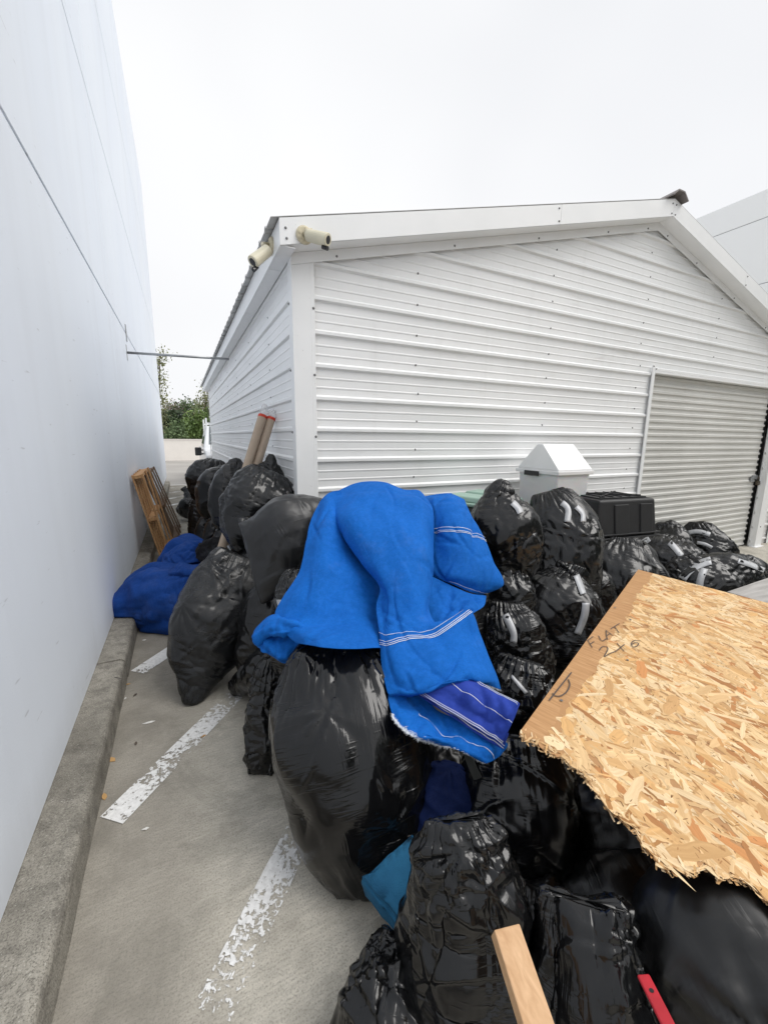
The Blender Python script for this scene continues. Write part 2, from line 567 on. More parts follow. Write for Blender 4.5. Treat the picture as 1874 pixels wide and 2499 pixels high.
    M['leaf_mid'] = leaf('mid_leaves', (.08, .13, .055), (.16, .23, .1))
    M['leaf_red'] = leaf('reddish_leaves', (.15, .105, .09), (.2, .16, .12))
    M['leaf_dry'] = simple('dry_leaf', (.5, .3, .12), .8)
    M['litter'] = simple('pale_litter', (.7, .69, .66), .7)


make_materials()


def struct(mb, name, mat, **kw):
    return tag(mb.build(name, mat, **kw), kind='structure')


# ================================================================== SETTING
# ground
b = MB()
b.quad((-300, -60, -.004), (300, -60, -.004), (300, 600, -.004), (-300, 600, -.004))
struct(b, 'ground', M['asphalt'])
b = MB()
for i in range(1):
    b.quad((-.47, -4, 0), (40, -4, 0), (40, 15.1, 0), (-.47, 15.1, 0))
struct(b, 'pavement', M['concrete'])

# kerb with rounded nose, split into cast lengths
def kerb_x(y): return -.446 + (y - 1) * .0018
def wall_x(y): return -.607 + (y - 1) * .0042


b = MB()
prof = [(-.40, 0), (-.40, .14), (-.035, .14), (-.018, .1365), (-.006, .127), (0, .112), (.006, .0), (-.40, 0)]
ys = [-4, 1.0, 3.02, 5.6, 8.6, 11.6, 15.0]
for k in range(len(ys) - 1):
    y0, y1 = ys[k] + .004, ys[k + 1] - .004
    nseg = 10
    rows = []
    for s_ in range(nseg + 1):
        y = y0 + (y1 - y0) * s_ / nseg
        jit = random.uniform(-.0025, .0025)
        rows.append([(kerb_x(y) + px + jit, y, pz + (jit if pz > .05 else 0)) for px, pz in prof[:-1]])
    np_ = len(prof) - 1
    vs = [v for r_ in rows for v in r_]
    fs = [(i * np_ + j, i * np_ + j + 1, (i + 1) * np_ + j + 1, (i + 1) * np_ + j) for i in range(nseg) for j in range(np_ - 1)]
    fs += [tuple(range(np_)), tuple(nseg * np_ + i for i in range(np_))]
    b.add(vs, fs)
kerb = struct(b, 'kerb', M['kerb'])
# crack across the kerb (dark gap filled with dirt)
b = MB()
cp_ = [ground(x, y, .1415) for x, y in ((226, 1667), (240, 1661), (256, 1657), (268, 1655), (282, 1653), (294, 1656))]
for p0, p1 in zip(cp_[:-1], cp_[1:]):
    wd = random.uniform(.004, .008)
    b.quad((p0[0], p0[1] - wd, .1415), (p1[0], p1[1] - wd, .1415), (p1[0], p1[1] + wd * .4, .1415), (p0[0], p0[1] + wd * .4, .1415))
struct(b, 'kerb_crack', M['darkgap'])

# painted stripes across the bay
b = MB()
for k, yb in enumerate([.60, 1.83, 3.06, 4.32, 5.58, 6.84, 8.1, 9.36, 10.6, 11.8, 13.0, 14.2]):
    dx, dy = .649, .761
    L = 2.4 if yb > 2 else (1.75 if yb > 1 else 1.2)
    xl = -.428
    a = Vector((xl, yb + .035, .004))
    c_ = Vector((xl + .092, yb - .045, .004))
    d = Vector((dx, dy, 0)) * L
    if yb < 1:
        s0 = Vector((dx, dy, 0)) * .53
        a, c_ = a + s0, c_ + s0
    b.quad(c_, c_ + d, a + d, a)
struct(b, 'road_markings', M['paint'])
b = MB()
b.quad((-.42, 15.0, .004), (12, 15.0, .004), (12, 15.12, .004), (-.42, 15.12, .004))
struct(b, 'bay_edge_line', M['paint'])

# ---- left building: tilt-up panels with sealed joints
bl = empty('warehouse', (-.6, 5, 0), 'tall pale tilt-up concrete building with sealed panel joints on the left', 'building')
b, g = MB(), MB()
zs = [.14, 3.03, 4.98, 7.05, 9.55]
yb_ = [-7, 5.59, 11.85, 16.6]
G_ = .009
for i in range(len(yb_) - 1):
    for j in range(len(zs) - 1):
        y0, y1, z0, z1 = yb_[i] + G_ * .6, yb_[i + 1] - G_ * .6, zs[j] + (G_ if j else 0), zs[j + 1] - G_
        if j == len(zs) - 2: z1 += G_
        if i == 2: y1 += G_ * .6
        b.hexa([(wall_x(y0) - .5, y0, z0), (wall_x(y0), y0, z0), (wall_x(y1), y1, z0), (wall_x(y1) - .5, y1, z0)],
               [(wall_x(y0) - .5, y0, z1), (wall_x(y0), y0, z1), (wall_x(y1), y1, z1), (wall_x(y1) - .5, y1, z1)])
b.build('wall', M['wall'], bl, bevel=.004, seg=1)
g.hexa([(wall_x(-6.9) - .45, -6.9, .1), (wall_x(-6.9) - .014, -6.9, .1), (wall_x(16.5) - .014, 16.5, .1), (wall_x(16.5) - .45, 16.5, .1)],
       [(wall_x(-6.9) - .45, -6.9, 9.4), (wall_x(-6.9) - .014, -6.9, 9.4), (wall_x(16.5) - .014, 16.5, 9.4), (wall_x(16.5) - .45, 16.5, 9.4)])
g.build('joint_backing', M['joint'], bl)
b = MB()
b.box((-30, -7, 0), (-1.2, 16.4, 9.3))
b.build('core', M['wall'], bl)
b = MB()
for (px, py) in ((305, 812),):
    p = onx(px, py, -.59)
    xx = wall_x(p[1])
    b.box((xx - .003, p[1] - .03, p[2] - .11), (xx + .012, p[1] + .03, p[2] + .11))
b.build('wall_plate', M['steel'], bl)

# ---- metal garage
SX0, SX1, SY0, SY1 = .78, 8.52, 3.0, 12.6
RX = (SX0 + SX1) / 2
EZ, RZ = 2.90, 3.92          # underside of the roof at wall line and ridge
SLOPE = (RZ - EZ) / (RX - SX0)


def roof_z(x): return EZ + SLOPE * (x - SX0) if x < RX else EZ + SLOPE * (SX1 - x)


gar = empty('metal_garage', (SX0, SY0, 0), 'white ribbed metal garage with gable roof and grey roll-up door', 'garage')
# panel profile: (z offset, outward offset) repeated every 9 inches
PITCHZ = .2285
Z0 = 1.683 - 7 * PITCHZ
prof9 = [(.0, .0), (.012, .019), (.032, .019), (.046, 0), (.092, 0), (.096, .003), (.104, .003), (.108, 0), (.158, 0), (.162, .003), (.170, .003), (.174, 0)]


def profile(zmin, zmax):
    out = []
    k = 0
    while Z0 - .023 + k * PITCHZ < zmax:
        for dz, o_ in prof9:
            z = Z0 - .023 + k * PITCHZ + dz
            if zmin <= z <= zmax: out.append((z, o_))
        k += 1
    return [(zmin, 0)] + out + [(zmax, 0)]


DX0, DX1, DZ = 4.90, 7.90, 2.41
b = MB()
pr = profile(.0, RZ)


def front_iv(z):
    """x intervals of siding at height z"""
    hi = RX if z >= RZ else (SX1 if z <= EZ else SX1 - (z - EZ) / SLOPE)
    lo = RX if z >= RZ else (SX0 if z <= EZ else SX0 + (z - EZ) / SLOPE)
    return lo, hi


for (z0, o0), (z1, o1) in zip(pr[:-1], pr[1:]):
    zm = (z0 + z1) / 2
    if z1 <= DZ + .001:
        for xa, xb in ((SX0 + .02, DX0), (DX1, SX1 - .02)):
            b.quad((xa, SY0 - o0, z0), (xb, SY0 - o0, z0), (xb, SY0 - o1, z1), (xa, SY0 - o1, z1))
    elif z0 < DZ < z1:
        for xa, xb in ((SX0 + .02, DX0), (DX1, SX1 - .02)):
            b.quad((xa, SY0 - o0, z0), (xb, SY0 - o0, z0), (xb, SY0 - o1, DZ), (xa, SY0 - o1, DZ))
        b.quad((SX0 + .02, SY0 - o1, DZ), (SX1 - .02, SY0 - o1, DZ), (SX1 - .02, SY0 - o1, z1), (SX0 + .02, SY0 - o1, z1))
    else:
        (l0, h0), (l1, h1) = front_iv(z0), front_iv(z1)
        b.quad((l0, SY0 - o0, z0), (h0, SY0 - o0, z0), (h1, SY0 - o1, z1), (l1, SY0 - o1, z1))
# screws with washers
def screw(mb, p, nrm, r_=.0085):
    p, nrm = Vector(p), Vector(nrm)
    a = nrm.orthogonal().normalized()
    c_ = nrm.cross(a)
    vs, n_ = [], 7
    for rr, hh in ((r_ * 1.1, 0), (r_, .003), (r_ * .55, .004), (r_ * .5, .008)):
        vs += [p + nrm * hh + (a * math.cos(2 * math.pi * k / n_) + c_ * math.sin(2 * math.pi * k / n_)) * rr for k in range(n_)]
    fs = [(i * n_ + k, i * n_ + (k + 1) % n_, (i + 1) * n_ + (k + 1) % n_, (i + 1) * n_ + k) for i in range(3) for k in range(n_)]
    fs.append(tuple(3 * n_ + k for k in range(n_)))
    mb.add(vs, fs, 1)


for k in range(17):
    z = Z0 + k * PITCHZ + .078
    for x in (1.78, 3.25, 4.65, 6.1, 7.55):
        if z < roof_z(x) - .15 and not (DX0 - .1 < x < DX1 + .1 and z < DZ + .05):
            screw(b, (x + random.uniform(-.02, .02), SY0, z + random.uniform(-.008, .008)), (0, -1, 0))
b.build('front_wall', [M['siding'], M['screw']], gar)
b = MB()
ps = profile(0, EZ - .02)
for (z0, o0), (z1, o1) in zip(ps[:-1], ps[1:]):
    b.quad((SX0 - o0, SY0, z0), (SX0 - o0, SY1, z0), (SX0 - o1, SY1, z1), (SX0 - o1, SY0, z1))
for k in range(13):
    z = Z0 + k * PITCHZ + .078
    for y in (3.95, 5.1, 6.3, 7.5, 8.7, 9.9, 11.1, 12.2):
        if z < EZ - .1: screw(b, (SX0, y, z + random.uniform(-.008, .008)), (-1, 0, 0))
b.build('side_wall', [M['siding'], M['screw']], gar)
b = MB()
b.quad((SX1, SY0, 0), (SX1, SY1, 0), (SX1, SY1, EZ), (SX1, SY0, EZ))
b.add([(SX0, SY1, 0), (SX1, SY1, 0), (SX1, SY1, EZ), (RX, SY1, RZ), (SX0, SY1, EZ)], [(0, 1, 2, 3, 4)])
b.build('rear_wall', M['siding'], gar)
# corner posts (L-shaped trim) with screws
b = MB()
b.box((SX0 - .026, SY0 - .026, 0), (SX0 + .105, SY0 - .0235, EZ + .005))
b.box((SX0 - .026, SY0 - .0235, 0), (SX0 - .0235, SY0 + .075, EZ - .03))
b.box((SX0 + .105, SY0 - .026, 0), (SX0 + .135, SY0 - .021, EZ + .01))
for z in (.45, .91, 1.16, 1.63, 2.07, 2.52):
    screw(b, (SX0 + .125, SY0 - .026, z), (0, -1, 0), .009)
    screw(b, (SX0 - .026, SY0 + .062, z + .03), (-1, 0, 0), .009)
b.build('corner_trim', [M['trim'], M['screw']], gar, bevel=.003, seg=1)
b = MB()
b.box((SX1 - .1, SY0 - .026, 0), (SX1 + .03, SY0 - .0235, EZ - .02))
b.box((SX1 + .0275, SY0 - .0235, 0), (SX1 + .03, SY0 + .075, EZ - .03))
b.build('corner_trim', [M['trim'], M['screw']], gar, bevel=.003, seg=1)
# dark seam at the far end of the side wall
b = MB()
b.box((SX0 - .03, SY1 - .02, 0), (SX0 - .022, SY1 + .04, EZ))
b.build('corner_trim', M['ridge'], gar)

# roof sheets with ribs running down the slope
OV = .17      # front overhang
OVX = .13     # eave overhang
b = MB()
yy, k = SY0 - OV, 0
ypts = []
while yy < SY1 + OV:
    ypts += [(yy, 0), (yy + .165, 0), (yy + .180, .02), (yy + .205, .02), (yy + .2195, 0)]
    yy += PITCHZ
for side in (0, 1):
    xe = SX0 - OVX - .05 if side == 0 else SX1 + OVX + .05
    ze = EZ + SLOPE * ((SX0 - OVX - .05) - SX0)
    for (y0, h0), (y1, h1) in zip(ypts[:-1], ypts[1:]):
        t_ = .115
        b.quad((xe, y0, ze + h0 + t_), (xe, y1, ze + h1 + t_), (RX, y1, RZ + h1 + t_), (RX, y0, RZ + h0 + t_))
rf = b.build('roof', M['roof'], gar)
sm = rf.modifiers.new('thick', 'SOLIDIFY')
sm.thickness = .004
b = MB()
nseg = 9
for s_ in range(nseg):
    y0, y1 = SY0 - OV - .06 + s_ * 1.15, SY0 - OV - .06 + (s_ + 1) * 1.15
    if y1 > SY1 + .2: break
    lift = .008 if s_ == 0 else 0
    z = RZ + .142
    b.add([(RX - .13, y0, z - .045 + lift * .5), (RX - .05, y0, z + .012 + lift), (RX + .05, y0, z + .012 + lift), (RX + .13, y0, z - .045), 
           (RX - .13, y1, z - .045), (RX - .05, y1, z + .005), (RX + .05, y1, z + .005), (RX + .13, y1, z - .045)],
          [(0, 1, 5, 4), (1, 2, 6, 5), (2, 3, 7, 6)])
rc = b.build('ridge_cap', M['ridge'], gar)
sm = rc.modifiers.new('thick', 'SOLIDIFY')
sm.thickness = .012
# gable trim: face board, soffit, and a strip against the siding
FH = .155
b, s_f, st = MB(), MB(), MB()
yf = SY0 - OV
xl = SX0 - OVX
for side in (0, 1):
    def pt(x, dz, y):
        xx = x if side == 0 else SX1 + SX0 - x
        z = EZ + SLOPE * (x - SX0)
        return (xx, y, z + .11 + dz)
    cuts = [xl, SX0 + 2.30, RX]
    for xa, xb in zip(cuts[:-1], cuts[1:]):
        xa2, xb2 = xa + .0015, xb - .0015
        b.hexa([pt(xa2, -FH, yf), pt(xb2, -FH, yf), pt(xb2, -FH, yf + .006), pt(xa2, -FH, yf + .006)],
               [pt(xa2, 0, yf), pt(xb2, 0, yf), pt(xb2, 0, yf + .006), pt(xa2, 0, yf + .006)])
        s_f.hexa([pt(xa2, -FH - .003, yf + .002), pt(xb2, -FH - .003, yf + .002), pt(xb2, -FH - .003, SY0 - .026), pt(xa2, -FH - .003, SY0 - .026)],
                 [pt(xa2, -FH, yf + .006), pt(xb2, -FH, yf + .006), pt(xb2, -FH, SY0 - .026), pt(xa2, -FH, SY0 - .026)])
    xa, xb = SX0 + .0, RX
    st.hexa([pt(xa - .03, -FH - .075, SY0 - .032), pt(xb, -FH - .075, SY0 - .032), pt(xb, -FH - .075, SY0 - .028), pt(xa - .03, -FH - .075, SY0 - .028)],
            [pt(xa - .03, -FH - .004, SY0 - .032), pt(xb, -FH - .004, SY0 - .032), pt(xb, -FH - .004, SY0 - .028), pt(xa - .03, -FH - .004, SY0 - .028)])
    for xs in (SX0 + .3, SX0 + 1.3, SX0 + 2.2, SX0 + 3.1, SX0 + 3.7):
        p = pt(xs, -FH - .05, SY0 - .032)
        screw(st, p, (0, -1, 0), .008)
    for xs, dz in ((xl + .04, -.06), (xl + .045, -.12), (SX0 + 2.27, -.03), (SX0 + 2.28, -.13), (RX - .03, -.04), (RX - .03, -.13)):
        screw(b, pt(xs, dz, yf), (0, -1, 0), .008)
b.build('gable_trim', [M['trim'], M['screw']], gar)
s_f.build('gable_soffit', M['trim'], gar)
st.build('wall_strip', [M['trim'], M['screw']], gar)
# eave fascia and soffit on both sides
for side in (0, 1):
    sg = -1 if side == 0 else 1
    xw = SX0 if side == 0 else SX1
    ze = EZ + SLOPE * (-OVX) + .105
    b = MB()
    b.box((min(xw + sg * OVX, xw + sg * (OVX - .006)), yf + .007, ze - FH), (max(xw + sg * OVX, xw + sg * (OVX - .006)), SY1 + .1, ze))
    b.build('eave_fascia', M['trim'], gar)
    b = MB()
    xa, xb = sorted((xw + sg * (OVX - .007), xw + sg * .026))
    n_ = 24
    for k in range(n_):
        y0, y1 = yf + .01 + (SY1 - yf) * k / n_, yf + .01 + (SY1 - yf) * (k + 1) / n_
        b.box((xa, y0 + .001, ze - FH + .004 + random.uniform(0, .004)), (xb, y1 - .001, ze - FH + .012))
    b.build('eave_soffit', M['trim'], gar)

# roll-up door
door = MB()
yd = SY0 + .055
z = .012
p_ = [(0, 0), (.010, -.016), (.034, -.016), (.044, 0), (.083, 0)]
pz = []
while z < DZ + .05:
    pz += [(z + a_, yd + o_) for a_, o_ in p_[:-1]]
    z += .083
for (z0, y0), (z1, y1) in zip(pz[:-1], pz[1:]):
    door.quad((DX0 + .02, y0, z0), (DX1 - .035, y0, z0), (DX1 - .035, y1, z1), (DX0 + .02, y1, z1))
dr = door.build('roll_up_door', M['door'], gar)
b = MB()
b.box((DX0 - .01, yd + .005, 0), (DX1 + .06, yd + .02, DZ + .1))
b.build('door_seal', M['darkgap'], gar)
b = MB()
b.box((DX0 - .045, SY0 - .034, 0), (DX0 - .002, SY0 - .0225, DZ + .06))
b.box((DX0 - .002, SY0 - .034, 0), (DX0 + .008, SY0 + .05, DZ))
b.box((DX0 + .009, SY0 - .034, DZ - .025), (DX1, SY0 + .05, DZ))
b.box((DX0 + .009, SY0 - .034, DZ + .001), (DX1, SY0 - .0225, DZ + .03))
screw(b, (DX0 - .035, SY0 - .034, DZ + .045), (0, -1, 0))
screw(b, (DX0 + .02, SY0 - .034, DZ + .02), (0, -1, 0))
b.build('door_frame', [M['trim'], M['screw']], gar, bevel=.002, seg=1)
b = MB()
b.box((DX1 + .02, SY0 - .075, .0), (DX1 + .22, SY0 + .02, DZ + .02))
b.box((DX1 - .02, SY0 - .11, .0), (DX1 + .24, SY0 - .02, .008))
for z in (.32, 1.5): screw(b, (DX1 + .1, SY0 - .075, z), (0, -1, 0), .01)
b.build('door_post', [M['trim'], M['screw']], gar, bevel=.006)
b = MB()
b.box((DX1 - .17, yd - .036, 1.06), (DX1 - .02, yd - .017, 1.12), 0)
b.box((DX1 - .2, yd - .04, 1.02), (DX1 - .14, yd - .02, 1.10), 0)
b.box((DX1 - .07, yd - .07, .97), (DX1 - .005, yd - .037, 1.035), 1)
b.tube([(DX1 - .06, yd - .053, 1.03), (DX1 - .06, yd - .053, 1.075), (DX1 - .038, yd - .053, 1.095), (DX1 - .015, yd - .053, 1.075), (DX1 - .015, yd - .053, 1.03)], .006, 8, 1)
pl_ = b.build('padlock', [M['steel'], M['brass']], dr, bevel=.004)

# things leaning past the right-hand corner
for nm, lab, z, y, r_, mt in (('plastic_pipe', 'orange pipe lying past the right corner of the garage', .36, 3.75, .035, M['orange']),
                              ('steel_pipe', 'upper grey steel pipe stacked below the orange pipe', .16, 3.8, .028, M['steel']),
                              ('steel_pipe', 'lower grey steel pipe nearest the ground by the garage corner', .07, 3.78, .028, M['steel'])):
    b = MB()
    b.tube([(SX1 + .10, y, z), (SX1 + 3.2, y - .1, z)], r_, 12)
    tag(b.build(nm, mt, smooth=True), lab, 'pipe')
b = MB()
b.box((SX1 + .56, 3.87, .44), (SX1 + 2.2, 3.92, .49))
for x in (SX1 + .5, SX1 + 2.2):
    b.box((x, 3.6, 0), (x + .06, 3.95, .04))
    b.box((x, 3.86, 0), (x + .06, 3.93, .5))
    b.box((x, 3.66, .30), (x + .06, 3.86, .324))
    b.box((x, 3.66, .10), (x + .06, 3.86, .13))
tag(b.build('pipe_rack', M['pallet_old']), 'low timber rack holding pipes past the right corner of the garage', 'rack')

# rod between the two buildings
p0 = onx(311, 860, -.575)
p1 = onx(559, 876, SX0 - .06)
b = MB()
b.tube([p0, p1], .017, 10)
rod = b.build('brace_rod', M['steel'], smooth=True)
tag(rod, 'thin steel rod bridging the alley from pale wall to garage eave', 'rod')
b = MB()
b.box((p0[0] - .02, p0[1] - .05, p0[2] - .1), (p0[0] - .004, p0[1] + .05, p0[2] + .1))
rp = b.build('end_plate', M['steel'], rod)

# ---- far end: boundary wall, warehouse at right, trees, truck
FY = 29.6
ztop = ony(420, 1073, FY)[2]
b = MB()
b.box((-12, FY, 0), (14, FY + .2, ztop))
b.box((-12, FY - .03, ztop + .002), (14, FY + .23, ztop + .05))
tag(b.build('boundary_wall', M['farwall']), 'low white boundary wall beyond the far end of the alley', 'wall')

rb = empty('warehouse', (18, 20, 0), 'white warehouse showing above the right roof slope of the garage', 'building')
q = ony(1669, 545, 1)
d_ = ray(1669, 545)
XR = CAM[0] + d_[0] * (9.5 - H) / d_[2]
b, g = MB(), MB()
z1 = 9.5
zz = [0, onx(1712, 588, XR)[2], z1]
zz = [0, zz[1] - 2.0, zz[1], z1]
for j in range(3):
    b.box((XR, -20, zz[j] + (.012 if j else 0)), (XR + 3, 45, zz[j + 1] - .012))
b.build('wall', M['warehouse'], rb)
g.box((XR + .03, -19.9, .1), (XR + 2.9, 44.9, z1 - .1))
g.build('joint_backing', M['joint'], rb)


def make_tree(name, label, mat, base, blobs, leaf, n, trunk_r, seed, twigs=True):
    """blobs: (centre xyz, radius xyz). leaf clumps spread through the crown's volume, with gaps."""
    rg = np.random.default_rng(seed)
    root = empty(name, base, label, 'tree', 'trees beyond the boundary wall')
    b = MB()
    top = np.array(blobs[0][0], float)
    base = np.array(base, float)
    pts = [base + (top - base) * f + np.array([rg.normal(0, .05), rg.normal(0, .05), 0]) * (f > 0) for f in np.linspace(0, 1, 6)]
    b.tube(pts, [trunk_r * (1 - .75 * f) for f in np.linspace(0, 1, 6)], 8)
    for c_, r_ in blobs:
        c_ = np.array(c_, float)
        for _ in range(4):
            e_ = c_ + rg.normal(0, .45, 3) * np.array(r_)
            s_ = base + (top - base) * rg.uniform(.35, .9)
            mid = (s_ + e_) / 2 + rg.normal(0, .1, 3)
            b.tube([s_, mid, e_], [trunk_r * .35, trunk_r * .22, trunk_r * .08], 5)
    b.build('trunk', M['bark'], root, smooth=True)
    vs, fs = [], []
    tot = sum(r_[0] * r_[1] * r_[2] for _, r_ in blobs)
    for c_, r_ in blobs:
        k = int(n * r_[0] * r_[1] * r_[2] / tot)
        ncl = max(6, k // 14)
        cc = rg.normal(0, 1, (ncl, 3))
        cc /= np.linalg.norm(cc, axis=1)[:, None]
        cc = np.array(c_) + cc * np.array(r_) * (rg.uniform(.25, 1, (ncl, 1)) ** .45)
        for c0 in cc:
            for _ in range(14):
                p = c0 + rg.normal(0, leaf * 2.0, 3)
                a = rg.normal(0, 1, 3)
                a /= np.linalg.norm(a)
                u = np.cross(a, rg.normal(0, 1, 3))
                u /= np.linalg.norm(u)
                v = np.cross(a, u)
                s_ = leaf * rg.uniform(.45, 1.05)
                i = len(vs)
                vs += [p - u * s_, p + v * s_ * .5, p + u * s_, p - v * s_ * .5]
                fs.append((i, i + 1, i + 2, i + 3))
    me = bpy.data.meshes.new('crown')
    me.from_pydata([tuple(v) for v in vs], [], fs)
    link('crown', me, mat, root)
    return root


def tw(px, py, Y): return ony(px, py, Y)


def blob(px, py, Y, rx, rz):
    p = tw(px, py, Y)
    s = Y / .9 / F
    return (tuple(p), (rx * s, rx * s * 1.0, rz * s))


Y = 35.
make_tree('slender_tree', 'tall slender tree rising beside the end of the pale wall', M['leaf_olive'], (tw(378, 1060, Y)[0], Y, 0),
          [blob(382, 905, Y, 12, 30), blob(383, 950, Y, 14, 28), blob(386, 990, Y, 15, 26), blob(392, 868, Y, 12, 12), blob(380, 1030, Y, 14, 26)], .12, 2300, .16, 1)
make_tree('evergreen_tree', 'dark evergreen tree at the left behind the white wall', M['leaf_dark'], (tw(412, 1060, 37)[0], 37, 0),
          [blob(410, 1040, 37, 24, 30), blob(432, 1034, 37, 22, 28), blob(398, 1050, 37, 18, 24), blob(446, 1044, 37, 14, 22), blob(420, 1062, 37, 30, 22)], .15, 4600, .2, 2)
make_tree('bare_tree', 'thin reddish tree top showing above the dark evergreen', M['leaf_red'], (tw(420, 1060, 41)[0], 41, 0),
          [blob(418, 1003, 41, 18, 14), blob(430, 1000, 41, 14, 12), blob(411, 995, 41, 8, 9)], .11, 750, .14, 3)
make_tree('young_tree', 'small fresh green young tree close behind the white wall', M['leaf_mid'], (tw(435, 1060, 32)[0], 32, 0),
          [blob(435, 1045, 32, 9, 14), blob(433, 1062, 32, 14, 14), blob(420, 1072, 32, 14, 9)], .12, 1500, .08, 4)
make_tree('leafy_tree', 'bright green spreading tree behind the wall beside the garage', M['leaf_green'], (tw(488, 1060, 34)[0], 34, 0),
          [blob(485, 1045, 34, 30, 26), blob(466, 1058, 34, 22, 20), blob(508, 1040, 34, 24, 30), blob(490, 1066, 34, 34, 18)], .15, 5200, .16, 5)
make_tree('airy_tree', 'airy yellowish tree rising behind the garage eave', M['leaf_olive'], (tw(505, 1060, 39)[0], 39, 0),
          [blob(500, 985, 39, 20, 30), blob(512, 960, 39, 16, 26), blob(490, 1010, 39, 20, 20), blob(515, 1000, 39, 18, 26)], .13, 1200, .18, 6)
make_tree('round_tree', 'grey green round-topped tree in the middle of the gap', M['leaf_mid'], (tw(458, 1060, 43)[0], 43, 0),
          [blob(455, 992, 43, 14, 10), blob(470, 996, 43, 14, 11), blob(448, 1001, 43, 10, 8), blob(462, 1012, 43, 20, 14)], .17, 1500, .16, 7)

# unseen wood, added behind the camera to darken what the bag film reflects
rg = np.random.default_rng(77)
vs, fs = [], []
for k in range(9000):
    a = rg.uniform(-2.3, 2.3) + math.radians(26.4) + math.pi
    rr = rg.uniform(15, 21)
    hmax = 6.5 + 1.8 * math.sin(a * 5) + 1.2 * math.sin(a * 13 + 1)
    c_ = np.array([rr * math.sin(a), rr * math.cos(a), rg.uniform(0, 1) ** .8 * hmax])
    if c_[0] < .3 and c_[1] > -8: continue
    if c_[1] > -1.5: continue
    u = rg.normal(0, 1, 3)
    u /= np.linalg.norm(u)
    v = np.cross(u, rg.normal(0, 1, 3))
    v /= np.linalg.norm(v)
    sz = rg.uniform(.3, .65)
    i = len(vs)
    vs += [tuple(c_ - u * sz), tuple(c_ + v * sz * .6), tuple(c_ + u * sz), tuple(c_ - v * sz * .6)]
    fs.append((i, i + 1, i + 2, i + 3))
me = bpy.data.meshes.new('wood')
me.from_pydata(vs, [], fs)
tag(link('wood', me, M['leaf_dark']), 'unseen dark green wood added behind the camera to darken reflections', 'wood', kind='stuff')

# truck parked past the garage, nose toward the alley
TY = 13.6
TX = ony(503, 1110, TY)[0]
tk = empty('pickup_truck', (TX + 1, TY, 0), 'white pickup truck with black towing mirror and ladder rack beyond the garage', 'truck')
b = MB()
hull = [(0, .45), (0, 1.02), (.25, 1.13), (1.15, 1.2), (1.85, 1.95), (3.1, 1.97), (3.35, 1.2), (5.3, 1.2), (5.3, .45)]
n_ = len(hull)
vs = []
for x, ins in ((TX, 0), (TX + .1, 0), (TX + 1.95, 0), (TX + 2.05, 0)):
    for y, z in hull:
        dx_ = .0
        if z > 1.25: dx_ = .16 if x < TX + 1 else -.16
        vs.append((x + dx_, TY + y, z))
fs = [tuple(range(n_))] + [tuple(3 * n_ + i for i in range(n_))]
for k in range(3):
    fs += [(k * n_ + i, k * n_ + (i + 1) % n_, (k + 1) * n_ + (i + 1) % n_, (k + 1) * n_ + i) for i in range(n_)]
b.add(vs, fs)
b.build('body', M['carwhite'], tk, bevel=.05, seg=3)
b = MB()
b.hexa([(TX + .15, TY + 1.17, 1.215), (TX + 1.9, TY + 1.17, 1.215), (TX + 1.9, TY + 1.22, 1.2), (TX + .15, TY + 1.22, 1.2)],
       [(TX + .25, TY + 1.80, 1.93), (TX + 1.8, TY + 1.80, 1.93), (TX + 1.8, TY + 1.85, 1.91), (TX + .25, TY + 1.85, 1.91)])
b.build('windshield', M['glass'], tk)
b = MB()
b.hexa([(TX - .004, TY + 1.5, 1.24), (TX + .01, TY + 1.5, 1.24), (TX + .01, TY + 3.0, 1.24), (TX - .004, TY + 3.0, 1.24)],
       [(TX + .145, TY + 1.9, 1.86), (TX + .17, TY + 1.9, 1.86), (TX + .17, TY + 2.9, 1.86), (TX + .145, TY + 2.9, 1.86)])
b.build('side_window', M['glass'], tk)
b = MB()
s_ = Vector(tuple(ony(484, 1101, TY + 1.3)))
b.box((s_.x - .1, s_.y - .05, s_.z - .14), (s_.x + .1, s_.y + .06, s_.z + .13))
b.build('mirror', M['black_plastic'], tk, bevel=.03, seg=3)
b = MB()
b.tube([(s_.x + .08, s_.y, s_.z + .04), (TX + .08, s_.y + .1, s_.z + .04)], .018, 8)
b.build('mirror_arm', M['black_plastic'], tk)
b = MB()
b.tube([(s_.x + .08, s_.y, s_.z - .09), (TX + .02, s_.y + .1, s_.z - .09)], .022, 8)
b.build('mirror_arm', M['black_plastic'], tk)
RX0 = ony(505, 1060, TY + 3.4)[0]
for x in (RX0, TX + 1.95):
    for y in (TY + 3.4, TY + 5.2):
        b = MB()
        b.box((x - .03, y - .03, 1.15), (x + .03, y + .03, 2.28))
        b.build('rack_post', M['carwhite'], tk)
for y in (TY + 3.4, TY + 5.2):
    b = MB()
    b.box((RX0 + .034, y - .025, 2.06), (TX + 1.915, y + .025, 2.11))
    b.build('rack_bar', M['redtape'] if False else M['carwhite'], tk)
for x in (TX + .18, TX + 1.93):
    for y in (TY + .95, TY + 4.3):
        b = MB()
        b.tube([(x - .12, y, .38), (x + .12, y, .38)], .38, 24)
        b.build('wheel', M['darkgap'], tk, bevel=.03)

